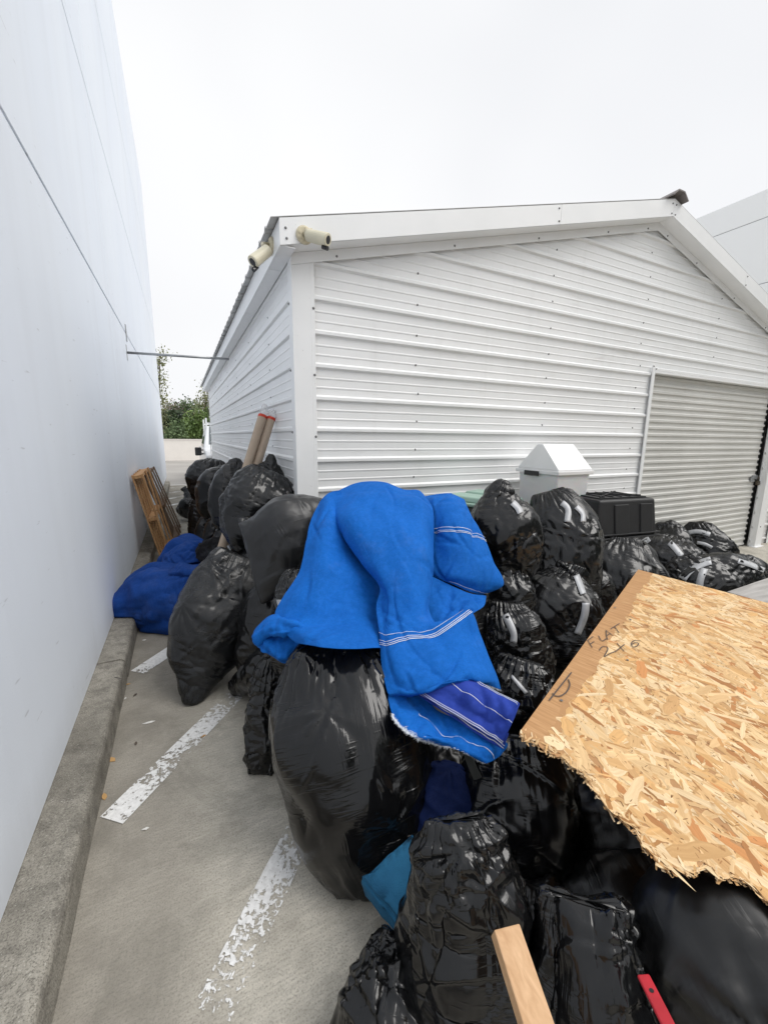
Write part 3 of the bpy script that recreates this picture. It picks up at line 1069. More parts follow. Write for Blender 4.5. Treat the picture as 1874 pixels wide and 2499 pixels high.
# ---- security cameras on the gable corner
def bullet(label, base, nrm, head, aim, L=.155):
    base, nrm, head, aim = Vector(base), Vector(nrm).normalized(), Vector(head), Vector(aim).normalized()
    root = empty('security_camera', base, label, 'camera', 'security cameras on the garage gable')
    b = MB()
    b.tube([base, base + nrm * .012, base + nrm * .02], [.055, .055, .044], 24)
    for k in range(4):
        a = nrm.orthogonal().normalized()
        c_ = nrm.cross(a)
        p = base + nrm * .018 + (a * math.cos(k * 1.571 + .6) + c_ * math.sin(k * 1.571 + .6)) * .032
        b.tube([p, p + nrm * .006], .008, 8)
    b.build('mount', M['cream_dirty'], root)
    b = MB()
    b.tube([base + nrm * .018, base + nrm * .06, head - aim * .03 + Vector((0, 0, .03))], [.018, .016, .016], 10)
    b.build('arm', M['cream_dirty'], root, smooth=True)
    b = MB()
    b.tube([head - aim * L * .45, head - aim * L * .42, head + aim * L * .5, head + aim * L * .58], [.029, .036, .039, .038], 22)
    b.build('housing', M['cream'], root, bevel=.004)
    b = MB()
    b.tube([head + aim * L * .585, head + aim * L * .59], [.024, .022], 18)
    b.tube([head + aim * L * .3 + Vector((0, 0, -.046)), head + aim * L * .55 + Vector((0, 0, -.05))], .014, 8)
    b.build('lens', M['lens'], root)


p = ony(742, 574, SY0 - OV)
h = ony(772, 578, SY0 - OV - .09)
bullet('cream bullet camera on the front face of the gable trim', p, (0, -1, 0), h, (.55, -.62, -.28))
p = onx(664, 600, SX0 - OVX)
h = onx(638, 622, SX0 - OVX - .1)
p = (SX0 - OVX, p[1], p[2])
bullet('cream bullet camera on the alley side of the eave corner', p, (-1, 0, 0), h, (-.62, -.25, -.6))

# ================================================================== SOFT THINGS
def catmull(P, n):
    """P (k,d) -> n samples, by chord length"""
    P = np.asarray(P, float)
    Q = np.vstack([2 * P[0] - P[1], P, 2 * P[-1] - P[-2]])
    seg = np.linalg.norm(np.diff(P[:, :3], axis=0), axis=1)
    s = np.concatenate([[0], np.cumsum(seg)])
    u = np.linspace(0, s[-1], n)
    k = np.clip(np.searchsorted(s, u, side='right') - 1, 0, len(P) - 2)
    f = ((u - s[k]) / np.maximum(seg[k], 1e-9))[:, None]
    a, b_, c_, d = Q[k], Q[k + 1], Q[k + 2], Q[k + 3]
    return .5 * (2 * b_ + (c_ - a) * f + (2 * a - 5 * b_ + 4 * c_ - d) * f ** 2 + (3 * b_ - a - 3 * c_ + d) * f ** 3)


def catmull_u(P, n):
    P = np.asarray(P, float)
    Q = np.vstack([2 * P[0] - P[1], P, 2 * P[-1] - P[-2]])
    u = np.linspace(0, len(P) - 1, n)
    k = np.clip(u.astype(int), 0, len(P) - 2)
    f = (u - k)[:, None]
    a, b_, c_, d = Q[k], Q[k + 1], Q[k + 2], Q[k + 3]
    return .5 * (2 * b_ + (c_ - a) * f + (2 * a - 5 * b_ + 4 * c_ - d) * f ** 2 + (3 * b_ - a - 3 * c_ + d) * f ** 3)


def waves(seed, lam, k=10):
    rg = np.random.default_rng(seed)
    d = rg.normal(0, 1, (k, 3))
    d /= np.linalg.norm(d, axis=1)[:, None]
    d *= (2 * np.pi / lam) * rg.uniform(.7, 1.4, (k, 1))
    ph = rg.uniform(0, 2 * np.pi, k)

    def f(X):
        return np.sin(X @ d.T + ph).sum(-1) / math.sqrt(k)
    return f


def plnoise(X, lam, seed):
    """piecewise-linear lattice noise: flat facets meeting in sharp creases"""
    rg = np.random.default_rng(seed)
    Q, _ = np.linalg.qr(rg.normal(0, 1, (3, 3)))
    sh = X.shape[:-1]
    P = X.reshape(-1, 3) @ Q / lam
    for d in range(3):
        P[:, d] += .35 * waves(seed + 40 + d, lam * 2.5)(X.reshape(-1, 3))
    I = np.floor(P)
    f = P - I
    o = np.argsort(-f, axis=1)
    fs = np.take_along_axis(f, o, 1)

    def hsh(I):
        v = np.sin(I @ np.array([127.1, 311.7, 74.7]) + seed * 1.7) * 43758.5453
        return (v - np.floor(v)) * 2 - 1
    J = I.copy()
    val = hsh(J) * (1 - fs[:, 0])
    r_ = np.arange(len(P))
    for k in range(3):
        J[r_, o[:, k]] += 1
        val += hsh(J) * (fs[:, k] - (fs[:, k + 1] if k < 2 else 0))
    return val.reshape(sh)


def pinches(X, N, seed, k=6, amp=.009, R_=.16):
    """tension creases fanning out from points where the film is pulled"""
    rg = np.random.default_rng(seed)
    n, m, _ = X.shape
    out = np.zeros((n, m))
    for _k in range(k):
        i, j = rg.integers(int(n * .12), int(n * .95)), rg.integers(0, m)
        p, nr = X[i, j], N[i, j]
        a = np.cross(nr, rg.normal(0, 1, 3))
        a /= np.linalg.norm(a) + 1e-9
        b_ = np.cross(nr, a)
        d = X - p
        r = np.linalg.norm(d, axis=2)
        ph = np.arctan2(d @ b_, d @ a)
        q = rg.integers(5, 10)
        wv_ = np.abs(((q * ph / (2 * np.pi) + .25 * np.sin(3 * ph + rg.uniform(0, 6)) + rg.uniform()) % 1) * 2 - 1) * 2 - 1
        rr = R_ * rg.uniform(.6, 1.3)
        same = (N @ nr) > -.2
        sec = .5 + .5 * np.cos(ph - rg.uniform(0, 6.28))
        out += amp * rg.uniform(.6, 1.2) * wv_ * np.exp(-(r / rr) ** 2) * np.minimum(1, r / .04) * same * (.25 + .75 * sec)
    return out


def creases(X, N, axis, seed, k=45, amp=.007, along=.6):
    """sharp slack folds: tent-shaped ridges, steeper on one side"""
    rg = np.random.default_rng(seed)
    n, m, _ = X.shape
    out = np.zeros((n, m))
    for _k in range(k):
        i, j = rg.integers(2, n - 2), rg.integers(0, m)
        p, nr = X[i, j], N[i, j]
        d0 = axis * (1 if rg.random() < along else .25) + rg.normal(0, .45, 3)
        d0 -= nr * (d0 @ nr)
        d0 /= np.linalg.norm(d0) + 1e-9
        sd = np.cross(nr, d0)
        D = X - p
        l = D @ d0
        L = rg.uniform(.05, .2)
        q = D @ sd + rg.uniform(-.6, .6) * l * l / (L + .02) * .4
        w1, w2 = rg.uniform(.006, .016), rg.uniform(.015, .045)
        tent = np.maximum(0, 1 - np.where(q > 0, q / w1, -q / w2))
        fade = np.exp(-(l / L) ** 2) * np.exp(-((D @ nr) / .07) ** 2) * ((N @ nr) > .1)
        out += rg.choice((1, 1, 1, -.3)) * amp * rg.uniform(.45, 1.3) * tent * fade
    return out


def proj_pair(A, B, L, ks, kc, wa=None, wb=None):
    d = B - A
    l = np.sqrt((d * d).sum(-1, keepdims=True)) + 1e-9
    e = (l - L) / l
    e = np.where(e > 0, e * ks, e * kc)
    c_ = .5 * e * d
    A += c_
    B -= c_


def relax(X, eu, ev, steps, per, attach=.02, push=.0004, bend=.15, floor=None, seed=0, amp=.004, maxdev=.03, lam=.05):
    """grid film with more area than its shape: buckles into real wrinkles. X (n,m,3); per: closed around m."""
    n, m, _ = X.shape
    T = X.copy()
    Lu = np.linalg.norm((np.roll(X, -1, 1) if per else X[:, 1:]) - (X if per else X[:, :-1]), axis=2, keepdims=True) * (1 + eu[:, None, None])
    Lv = np.linalg.norm(X[1:] - X[:-1], axis=2, keepdims=True) * (1 + .5 * (ev[1:] + ev[:-1])[:, None, None])
    L2u = (Lu + np.roll(Lu, -1, 1)) if per else Lu[:, :-1] + Lu[:, 1:]
    L2v = Lv[:-1] + Lv[1:]
    D1 = np.linalg.norm(X[1:, 1:] - X[:-1, :-1], axis=2, keepdims=True) * (1 + .5 * (eu + ev)[1:, None, None])
    D2 = np.linalg.norm(X[1:, :-1] - X[:-1, 1:], axis=2, keepdims=True) * (1 + .5 * (eu + ev)[1:, None, None])

    def normals(X):
        du = (np.roll(X, -1, 1) - np.roll(X, 1, 1)) if per else np.gradient(X, axis=1)
        dv = np.gradient(X, axis=0)
        N = np.cross(du, dv)
        return N / (np.linalg.norm(N, axis=2, keepdims=True) + 1e-9)
    N = normals(T)
    c_ = T.reshape(-1, 3).mean(0)
    sgn = np.sign(((T - c_) * N).sum())
    f1 = waves(seed + 11, lam)
    f2 = waves(seed + 12, lam * 2.2)
    X = X + N * (f1(X) * amp * .6 + f2(X) * amp)[..., None]
    for it in range(steps):
        if push and it % 4 == 0: N = normals(X) * sgn
        X += N * push
        X += (T - X) * attach
        dv_ = X - T
        l = np.linalg.norm(dv_, axis=2, keepdims=True)
        X = T + dv_ * np.minimum(1, maxdev / (l + 1e-9))
        if per:
            A, B = X[:, 0::2].copy(), X[:, 1::2].copy()
            proj_pair(A, B, Lu[:, 0::2], 1, .8)
            X[:, 0::2], X[:, 1::2] = A, B
            Y_ = np.roll(X, -1, 1)
            A, B = Y_[:, 0::2].copy(), Y_[:, 1::2].copy()
            proj_pair(A, B, Lu[:, 1::2], 1, .8)
            Y_[:, 0::2], Y_[:, 1::2] = A, B
            X = np.roll(Y_, 1, 1)
            if bend:
                d = np.roll(X, -2, 1) - X
                l = np.linalg.norm(d, axis=2, keepdims=True) + 1e-9
                e = np.minimum(0, (l - L2u) / l) * bend * .25 * d
                X += e - np.roll(e, 2, 1)
        else:
            for o_ in (0, 1):
                k = (m - o_) // 2
                A, B = X[:, o_:o_ + 2 * k:2].copy(), X[:, o_ + 1:o_ + 2 * k:2].copy()
                proj_pair(A, B, Lu[:, o_:o_ + 2 * k:2], 1, .8)
                X[:, o_:o_ + 2 * k:2], X[:, o_ + 1:o_ + 2 * k:2] = A, B
            if bend:
                d = X[:, 2:] - X[:, :-2]
                l = np.linalg.norm(d, axis=2, keepdims=True) + 1e-9
                e = np.minimum(0, (l - L2u) / l) * bend * .25 * d
                X[:, :-2] += e
                X[:, 2:] -= e
        for o_ in (0, 1):
            k = (n - o_) // 2
            A, B = X[o_:o_ + 2 * k:2].copy(), X[o_ + 1:o_ + 2 * k:2].copy()
            proj_pair(A, B, Lv[o_:o_ + 2 * k:2], 1, .8)
            X[o_:o_ + 2 * k:2], X[o_ + 1:o_ + 2 * k:2] = A, B
        if bend:
            d = X[2:] - X[:-2]
            l = np.linalg.norm(d, axis=2, keepdims=True) + 1e-9
            e = np.minimum(0, (l - L2v) / l) * bend * .25 * d
            X[:-2] += e
            X[2:] -= e
        for D, (sa, sb) in ((D1, ((slice(None, -1), slice(None, -1)), (slice(1, None), slice(1, None)))), (D2, ((slice(None, -1), slice(1, None)), (slice(1, None), slice(None, -1))))):
            d = X[sb] - X[sa]
            l = np.linalg.norm(d, axis=2, keepdims=True) + 1e-9
            e = .12 * (l - D) / l * d
            X[sa] += e
            X[sb] -= e
        X[0], X[-1] = T[0], T[-1]
        if floor is not None:
            X[..., 2] = np.maximum(X[..., 2], floor)
    return X


FORWARD = R[:, 2]


def bag_grid(ctrl, n, m, dr=.85, seed=0, lump=.06, boxy=.9):
    """ctrl: (px, py, t, half width px[, half depth px]) along the bag's axis, bottom -> top"""
    P = []
    for c_ in ctrl:
        px, py, t, wd = c_[:4]
        dp = c_[4] if len(c_) > 4 else wd * dr
        P.append([*at(px, py, t), wd * t / F, dp * t / F])
    S = catmull(P, n)
    C_ = S[:, :3]
    a_ = np.maximum(S[:, 3], .004)
    b_ = np.maximum(S[:, 4], .003)
    T = np.gradient(C_, axis=0)
    # smooth the axis so end rings do not flip
    T = T / np.linalg.norm(T, axis=1, keepdims=True)
    V = C_ - CAM
    V /= np.linalg.norm(V, axis=1, keepdims=True)
    L = np.cross(T, V)
    L /= np.linalg.norm(L, axis=1, keepdims=True)
    D = np.cross(L, T)
    th = np.linspace(0, 2 * np.pi, m, endpoint=False)
    ct, st_ = np.cos(th), np.sin(th)
    ct = np.sign(ct) * np.abs(ct) ** boxy
    st_ = np.sign(st_) * np.abs(st_) ** boxy
    X = C_[:, None] + L[:, None] * (a_[:, None] * ct)[..., None] + D[:, None] * (b_[:, None] * st_)[..., None]
    f = waves(seed + 5, .42, 8)
    g_ = waves(seed + 6, .2, 8)
    sc = lump * f(X) + lump * .5 * g_(X)
    X = C_[:, None] + (X - C_[:, None]) * (1 + sc)[..., None]
    return X, C_


BAGS = {}


def bag(key, label, ctrl, mat='film', q=1., ex=.045, gather=.25, glen=.18, bottom=.1, dr=.85, lump=.06, boxy=.88, floor=.004, group='black garbage bags heaped round the garage',
        name='garbage_bag', cat='garbage bag', seed=None, pleat=.008, lam=.055, push=.0004, crumple=1., folds=0., an=.75):
    seed = seed if seed is not None else abs(hash(key)) % 1000 if False else sum(ord(ch) * (i + 3) for i, ch in enumerate(key))
    n, m = int(112 * q), int(136 * q) // 2 * 2
    X, C_ = bag_grid(ctrl, n, m, dr, seed, lump, boxy)
    s = np.concatenate([[0], np.cumsum(np.linalg.norm(np.diff(C_, axis=0), axis=1))])
    gt = np.exp(-((s[-1] - s) / glen) ** 2)
    gb = np.exp(-(s / (glen * .6)) ** 2) * bottom / .25
    # pleats running into the gathered neck
    rg = np.random.default_rng(seed)
    th = np.linspace(0, 2 * np.pi, m, endpoint=False)
    pw = np.zeros((n, m))
    for k in (7, 11, 16, 23, 31):
        ph = rg.uniform(0, 6.28) + .6 * np.sin(np.linspace(0, 3, n) * rg.uniform(.5, 1.5))
        pw += np.cos(k * th[None] + ph[:, None]) / math.sqrt(k) * 1.6
    pw = 1 - 2 * np.abs(pw) / 2
    pw = pw * np.clip(.55 + .9 * waves(seed + 9, .5)(X), .1, 1.3)
    rad = np.linalg.norm(X - C_[:, None], axis=2)
    X = X + (X - C_[:, None]) / (rad[..., None] + 1e-6) * (pleat * pw * np.minimum(1, gt + gb * .7)[:, None] * np.minimum(1, rad / .06))[..., None]
    if floor is not None: X[..., 2] = np.maximum(X[..., 2], floor)
    du = np.roll(X, -1, 1) - np.roll(X, 1, 1)
    N_ = np.cross(du, np.gradient(X, axis=0))
    N_ /= np.linalg.norm(N_, axis=2, keepdims=True) + 1e-9
    if ((X - C_[:, None]) * N_).sum() < 0: N_ = -N_
    if folds:
        # long slack folds hanging from the top
        fw = np.zeros((n, m))
        sv = s / s[-1]
        for kk in (3, 5, 8):
            ph = rg.uniform(0, 6.28) + rg.normal(0, .8) * sv + .5 * np.sin(4 * sv + rg.uniform(0, 6))
            tri = np.abs(((kk * th[None] + ph[:, None]) / (2 * np.pi) % 1) * 2 - 1) * 2 - 1
            fw += tri * 2.2 / kk
        X = X + N_ * (folds * fw * np.minimum(1, rad / .08) * (.35 + .65 * np.clip(waves(seed + 30, .5)(X) + .6, 0, 1)))[..., None]
    if floor is not None: X[..., 2] = np.maximum(X[..., 2], floor)
    eu = ex + gather * gt + bottom * np.minimum(1, gb)
    ev = np.full(n, ex * .8)
    X = relax(X, eu, ev, int(46 * max(.8, q)), True, .018, push, .12, floor, seed, .004, .035, lam)
    du = np.roll(X, -1, 1) - np.roll(X, 1, 1)
    N_ = np.cross(du, np.gradient(X, axis=0))
    N_ /= np.linalg.norm(N_, axis=2, keepdims=True) + 1e-9
    if ((X - C_[:, None]) * N_).sum() < 0: N_ = -N_
    rad = np.linalg.norm(X - C_[:, None], axis=2)
    if crumple:
        mask = np.clip(.55 + .75 * waves(seed + 21, .33)(X), .12, 1.25) * np.minimum(1, rad / .05)
        ax_ = C_[-1] - C_[0]
        ax_ = ax_ / np.linalg.norm(ax_)
        XA = X - (X @ ax_)[..., None] * ax_ * (1 - an)
        h_ = (.012 * plnoise(XA, .19, seed + 1) + .0045 * plnoise(XA, .09, seed + 2) * mask + .0022 * plnoise(XA, .045, seed + 3) * mask ** 2)
        h_ = h_ + creases(X, N_, ax_, seed + 50, int(62 * (.5 + .5 * crumple)), .0085)
        X = X + N_ * (crumple * (h_ + pinches(X, N_, seed + 4)) * np.minimum(1, rad / .05))[..., None]
    if floor is not None: X[..., 2] = np.maximum(X[..., 2], floor)
    vs = list(map(tuple, X.reshape(-1, 3)))
    vs += [tuple(X[0].mean(0)), tuple(X[-1].mean(0))]
    fs = [(i * m + j, i * m + (j + 1) % m, (i + 1) * m + (j + 1) % m, (i + 1) * m + j) for i in range(n - 1) for j in range(m)]
    fs += [(n * m, (j + 1) % m, j) for j in range(m)] + [(n * m + 1, (n - 1) * m + j, (n - 1) * m + (j + 1) % m) for j in range(m)]
    me = bpy.data.meshes.new(name)
    me.from_pydata(vs, [], fs)
    circ = float(np.median(np.linalg.norm(np.roll(X, -1, 1) - X, axis=2).sum(1)))
    uv = me.uv_layers.new(name='UVMap')
    buf = np.zeros((len(me.loops), 2), np.float32)
    k = 0
    for i in range(n - 1):
        v0, v1 = s[i], s[i + 1]
        blk = np.empty((m, 4, 2), np.float32)
        u0 = np.arange(m) / m * circ
        u1 = (np.arange(m) + 1) / m * circ
        blk[:, 0] = np.stack([u0, np.full(m, v0)], 1)
        blk[:, 1] = np.stack([u1, np.full(m, v0)], 1)
        blk[:, 2] = np.stack([u1, np.full(m, v1)], 1)
        blk[:, 3] = np.stack([u0, np.full(m, v1)], 1)
        buf[k:k + 4 * m] = blk.reshape(-1, 2)
        k += 4 * m
    uv.data.foreach_set('uv', buf.ravel())
    ga = me.attributes.new('gather', 'FLOAT', 'POINT')
    vals = np.concatenate([np.repeat(np.clip(gt * 1.2 + .6 * gb, 0, 1), m), [0, 0]]).astype(np.float32)
    ga.data.foreach_set('value', vals)
    ob = link(name, me, M[mat] if isinstance(mat, str) else mat, None, True)
    bm = bmesh.new()
    bm.from_mesh(me)
    bmesh.ops.recalc_face_normals(bm, faces=bm.faces)
    bm.to_mesh(me)
    bm.free()
    c0 = Vector(tuple(C_[0]))
    me.transform(Matrix.Translation(-c0))
    ob.location = c0
    tag(ob, label, cat, group)
    BAGS[key] = ob
    return ob


def tape(key, pts, wd, mat='tape', name='tape', off=.004):
    """strip of tape pressed on the visible skin of a bag; pts are photo pixels along its middle, wd in metres"""
    ob = BAGS[key]
    me = ob.data
    mw = Matrix.Translation(ob.location)
    bv = BVHTree.FromPolygons([mw @ v.co for v in me.vertices], [p.vertices[:] for p in me.polygons])
    n = 14
    P = catmull([(x, y, 0) for x, y in pts], n)[:, :2]
    T = np.gradient(P, axis=0)
    T /= np.linalg.norm(T, axis=1, keepdims=True)
    Nn = np.stack([-T[:, 1], T[:, 0]], 1)
    o_ = Vector(tuple(CAM))
    vs, last = [], None
    t_ref = np.linalg.norm(np.array(ob.location) - CAM)
    for i in range(n):
        row = []
        for s in (-1, 0, 1):
            w_px = wd / 2 * F / t_ref
            q = P[i] + Nn[i] * w_px * s * (1 + .05 * math.sin(i * 1.7 + s))
            d = Vector(tuple(ray(*q))).normalized()
            h_ = bv.ray_cast(o_, d)
            if h_[0] is not None:
                nr = h_[1]
                if nr.dot(d) > 0: nr = -nr
                p = h_[0] + nr * off
                last = (p - o_).length
            else:
                p = o_ + d * (last if last else t_ref)
            row.append(p)
        vs += row
    A = np.array([tuple(v) for v in vs]).reshape(n, 3, 3)
    for _ in range(8):
        A[1:-1] = (A[1:-1] * 2 + A[2:] + A[:-2]) / 4
        A[:, 1] = (A[:, 0] + A[:, 2]) * .3 + A[:, 1] * .4
    A += (CAM - A) / np.linalg.norm(CAM - A, axis=2, keepdims=True) * .006
    vs = [tuple(v) for v in A.reshape(-1, 3)]
    fs = []
    for i in range(n - 1):
        for k in (0, 1):
            a = i * 3 + k
            fs.append((a, a + 1, a + 4, a + 3))
    me = bpy.data.meshes.new(name)
    me.from_pydata([tuple(v) for v in vs], [], fs)
    t_ = link(name, me, M[mat], ob, True)
    sd = t_.modifiers.new('thick', 'SOLIDIFY')
    sd.thickness = .0006
    return t_


# ---- bags: alley side
bag('A', 'large grey-black bag lying tip down on the concrete at the alley mouth',
    [(461, 1722, 2.48, 10, 3), (469, 1698, 2.5, 26, 8), (483, 1652, 2.56, 50, 30), (502, 1596, 2.63, 80, 58), (530, 1520, 2.72, 99, 78), (556, 1450, 2.79, 90, 70), (580, 1395, 2.85, 70, 40), (596, 1358, 2.88, 58, 5)],
    'film_satin', 1.2, .03, .08, .14, .2, crumple=.7, pleat=.005)
bag('b1', 'bulging matte bag with a drooping corner, beside the bright blue tarp',
    [(610, 1368, 2.45, 106, 3), (628, 1362, 2.46, 96, 22), (664, 1340, 2.5, 88, 54), (715, 1310, 2.55, 94, 70), (770, 1292, 2.6, 88, 64), (815, 1282, 2.6, 56, 40), (830, 1277, 2.6, 16, 10)],
    'film_matte', 1.0, .02, .02, .1, .06, pleat=.003, crumple=.55)
bag('a6', 'big shiny bag against the garage side wall, right of the cardboard tubes',
    [(600, 1350, 3.15, 26, 18), (612, 1312, 3.15, 65, 50), (630, 1250, 3.2, 82, 70), (643, 1200, 3.2, 80, 64), (655, 1167, 3.2, 60, 40), (662, 1150, 3.2, 36, 8)],
    'film', .9, .05, .2, .1, .14)
bag('a7', 'bag behind the big shiny one, only its pointed corner showing',
    [(650, 1230, 3.5, 60, 36), (652, 1190, 3.5, 50, 34), (655, 1155, 3.5, 28, 14), (659, 1130, 3.5, 11, 5), (661, 1108, 3.5, 2, 1)], 'film', .5, .03, .05, .05, .1)
bag('a5', 'glossy upright bag with a peaked top, left of the cardboard tubes',
    [(560, 1300, 4.1, 18, 15), (556, 1262, 4.1, 34, 30), (557, 1205, 4.1, 38, 36), (566, 1162, 4.1, 30, 26), (574, 1137, 4.1, 16, 10), (579, 1118, 4.1, 3, 2)], 'film_gloss', .6, .04, .2, .1, .15)
bag('a4', 'rounded matte bag third in the row along the garage side wall',
    [(520, 1262, 5.2, 12, 10), (515, 1240, 5.2, 28, 26), (520, 1200, 5.2, 37, 36), (535, 1168, 5.2, 30, 28), (553, 1146, 5.2, 12, 9), (562, 1134, 5.2, 3, 2)], 'film', .55, .035, .15, .08, .2)
bag('a1', 'crumpled bag on top at the far end of the alley row',
    [(512, 1215, 6.4, 30, 25), (508, 1190, 6.4, 42, 38), (512, 1160, 6.4, 45, 40), (520, 1135, 6.4, 34, 28), (522, 1122, 6.4, 12, 6)], 'film', .6, .09, .25, .1, .3)
bag('a2', 'farthest small bag with a twisted top and a point on the concrete',
    [(432, 1246, 7.9, 3, 3), (445, 1244, 7.9, 12, 12), (462, 1240, 7.8, 24, 22), (468, 1218, 7.8, 20, 18), (460, 1202, 7.8, 9, 8), (452, 1196, 7.8, 4, 4), (447, 1190, 7.8, 6, 3)], 'film', .5, .06, .2, .1, .2)
bag('a3', 'slim dark bag standing on the concrete below the rounded matte one',
    [(490, 1312, 6.4, 20, 18), (490, 1290, 6.4, 26, 24), (492, 1250, 6.4, 28, 24), (490, 1222, 6.4, 20, 16), (487, 1206, 6.4, 6, 4)], 'film', .5, .06, .2, .1, .2)
bag('a8', 'small taped bag in the row behind the dark blue cloth, leftmost',
    [(507, 1360, 5.4, 22, 20), (506, 1330, 5.4, 25, 22), (508, 1285, 5.4, 23, 20), (510, 1262, 5.4, 14, 12), (512, 1250, 5.4, 5, 4)], 'film', .45, .06, .2, .1, .2)
bag('a9', 'small taped bag between leftmost small bag and the tube foot',
    [(528, 1380, 5.0, 24, 20), (527, 1340, 5.0, 26, 22), (530, 1292, 5.0, 25, 20), (534, 1268, 5.0, 16, 12), (538, 1256, 5.0, 5, 4)], 'film', .45, .06, .2, .1, .2)
bag('b9', 'glossy bag low beside the foot of the cardboard tubes',
    [(550, 1430, 4.1, 30, 24), (550, 1380, 4.1, 34, 28), (552, 1320, 4.1, 32, 26), (556, 1292, 4.1, 18, 14), (560, 1280, 4.1, 5, 4)], 'film_gloss', .5, .06, .2, .1, .2)
bag('b2', 'bag squeezed between the dark blue cloth and the leaning grey bag',
    [(566, 1540, 3.25, 40, 30), (566, 1480, 3.25, 50, 36), (566, 1400, 3.25, 46, 34), (568, 1362, 3.25, 32, 22), (572, 1342, 3.25, 10, 6)], 'film', .5, .05, .2, .1, .2)
bag('sA', 'dark bag low in the heap under the big shiny bag',
    [(640, 1560, 3.05, 60, 50), (640, 1500, 3.05, 82, 70), (645, 1420, 3.05, 84, 70), (650, 1360, 3.05, 60, 50), (652, 1330, 3.05, 16, 10)], 'film', .5, .05, .2, .1, .2)
bag('sB', 'dark bag in the shadow under the bulging matte bag',
    [(660, 1640, 2.62, 60, 44), (662, 1580, 2.62, 78, 60), (668, 1500, 2.6, 76, 58), (672, 1440, 2.58, 50, 36), (674, 1415, 2.58, 12, 8)], 'film', .55, .05, .2, .1, .2)
bag('b3', 'wrinkled dark bag peeping out left of the bright blue tarp',
    [(742, 1660, 2.15, 50, 44), (742, 1590, 2.15, 76, 60), (740, 1500, 2.15, 72, 56), (735, 1430, 2.17, 50, 36), (732, 1390, 2.18, 22, 12)], 'film_gloss', .7, .08, .25, .1, .22)
bag('b4', 'flattened bag with a corner pointing onto the painted stripe',
    [(568, 1694, 2.58, 3, 2), (588, 1672, 2.54, 22, 13), (625, 1648, 2.48, 42, 34), (672, 1632, 2.42, 56, 44), (722, 1622, 2.38, 48, 40), (760, 1615, 2.36, 12, 10)], 'film', .7, .05, .15, .15, .14)
bag('b5', 'narrow limp bag hanging down behind the largest front bag',
    [(632, 1893, 1.99, 20, 4), (642, 1868, 2.01, 34, 14), (650, 1800, 2.05, 38, 30), (656, 1720, 2.1, 42, 36), (662, 1655, 2.12, 40, 32), (664, 1620, 2.12, 26, 14), (660, 1606, 2.12, 12, 4)], 'film', .8, .09, .2, .2, .2, an=.3)
bag('c0', 'largest full bag in front, under the bright blue tarp',
    [(930, 2118, 1.59, 84, 74), (922, 2082, 1.60, 122, 106), (900, 1995, 1.63, 160, 138), (876, 1888, 1.66, 176, 150), (854, 1785, 1.71, 172, 140), (840, 1705, 1.76, 158, 118), (832, 1645, 1.80, 138, 98), (830, 1595, 1.83, 106, 68), (832, 1558, 1.85, 54, 32)],
    'film_gloss', 1.6, .03, .2, .2, .2, pleat=.012, lump=.05, lam=.07, crumple=.8, an=.35)
# ---- bags: under and round the tarp
bag('s1', 'bag hidden in the core of the heap, carrying the bright blue tarp',
    [(880, 1640, 2.42, 120, 90), (880, 1570, 2.42, 165, 110), (885, 1450, 2.42, 170, 100), (890, 1330, 2.44, 140, 80), (895, 1260, 2.46, 90, 50), (897, 1232, 2.46, 30, 16)], 'film', .5, .04, .2, .1, .2)
bag('s2', 'bag hidden behind the right half of the bright blue tarp',
    [(1100, 1650, 2.5, 80, 60), (1100, 1560, 2.5, 95, 75), (1095, 1420, 2.5, 88, 60), (1090, 1310, 2.54, 60, 40), (1088, 1260, 2.56, 20, 12)], 'film', .5, .04, .2, .1, .2)
bag('c1', 'dull black bag in shadow between blue tarp tip and broken board',
    [(1262, 2160, 1.50, 80, 70), (1262, 2110, 1.52, 115, 95), (1262, 2010, 1.55, 132, 105), (1255, 1910, 1.58, 128, 98), (1250, 1845, 1.6, 108, 60), (1248, 1800, 1.6, 94, 5)], 'film', 1.1, .05, .1, .1, .15)
bag('c2', 'glossy rumpled bag in front, right of the blue foam block',
    [(1112, 2620, 1.12, 130, 110), (1120, 2530, 1.12, 190, 150), (1146, 2400, 1.11, 188, 152), (1155, 2270, 1.1, 152, 124), (1140, 2150, 1.09, 122, 92), (1124, 2070, 1.08, 94, 54), (1112, 2000, 1.08, 62, 5)],
    'film_gloss', 1.55, .04, .03, .12, .1, pleat=.004, crumple=.95, folds=.017, an=.16)
bag('c4', 'low bag at the bottom edge in front of the blue foam',
    [(960, 2640, 1.02, 90, 80), (958, 2570, 1.04, 132, 110), (962, 2470, 1.07, 128, 100), (970, 2390, 1.1, 92, 66), (978, 2340, 1.12, 60, 26), (984, 2306, 1.12, 40, 4)], 'film', 1.2, .06, .12, .12, .2, folds=.008)
bag('c3', 'glossy bag at the bottom between the timber and the red strip',
    [(1470, 2700, .99, 110, 100), (1466, 2590, .99, 160, 140), (1452, 2450, .98, 150, 125), (1440, 2330, .98, 122, 84), (1432, 2255, .98, 100, 46), (1428, 2204, .98, 88, 4)], 'film_gloss', 1.4, .04, .03, .12, .1, pleat=.004, crumple=.95, folds=.014, an=.2, seed=77)
bag('c10', 'small dark bag down between the dull bag and the glossy ones',
    [(1306, 2380, 1.3, 50, 40), (1306, 2330, 1.3, 80, 60), (1304, 2250, 1.31, 74, 54), (1302, 2190, 1.32, 46, 30), (1302, 2168, 1.32, 26, 4)], 'film_dull', .6, .05, .1, .1, .2)
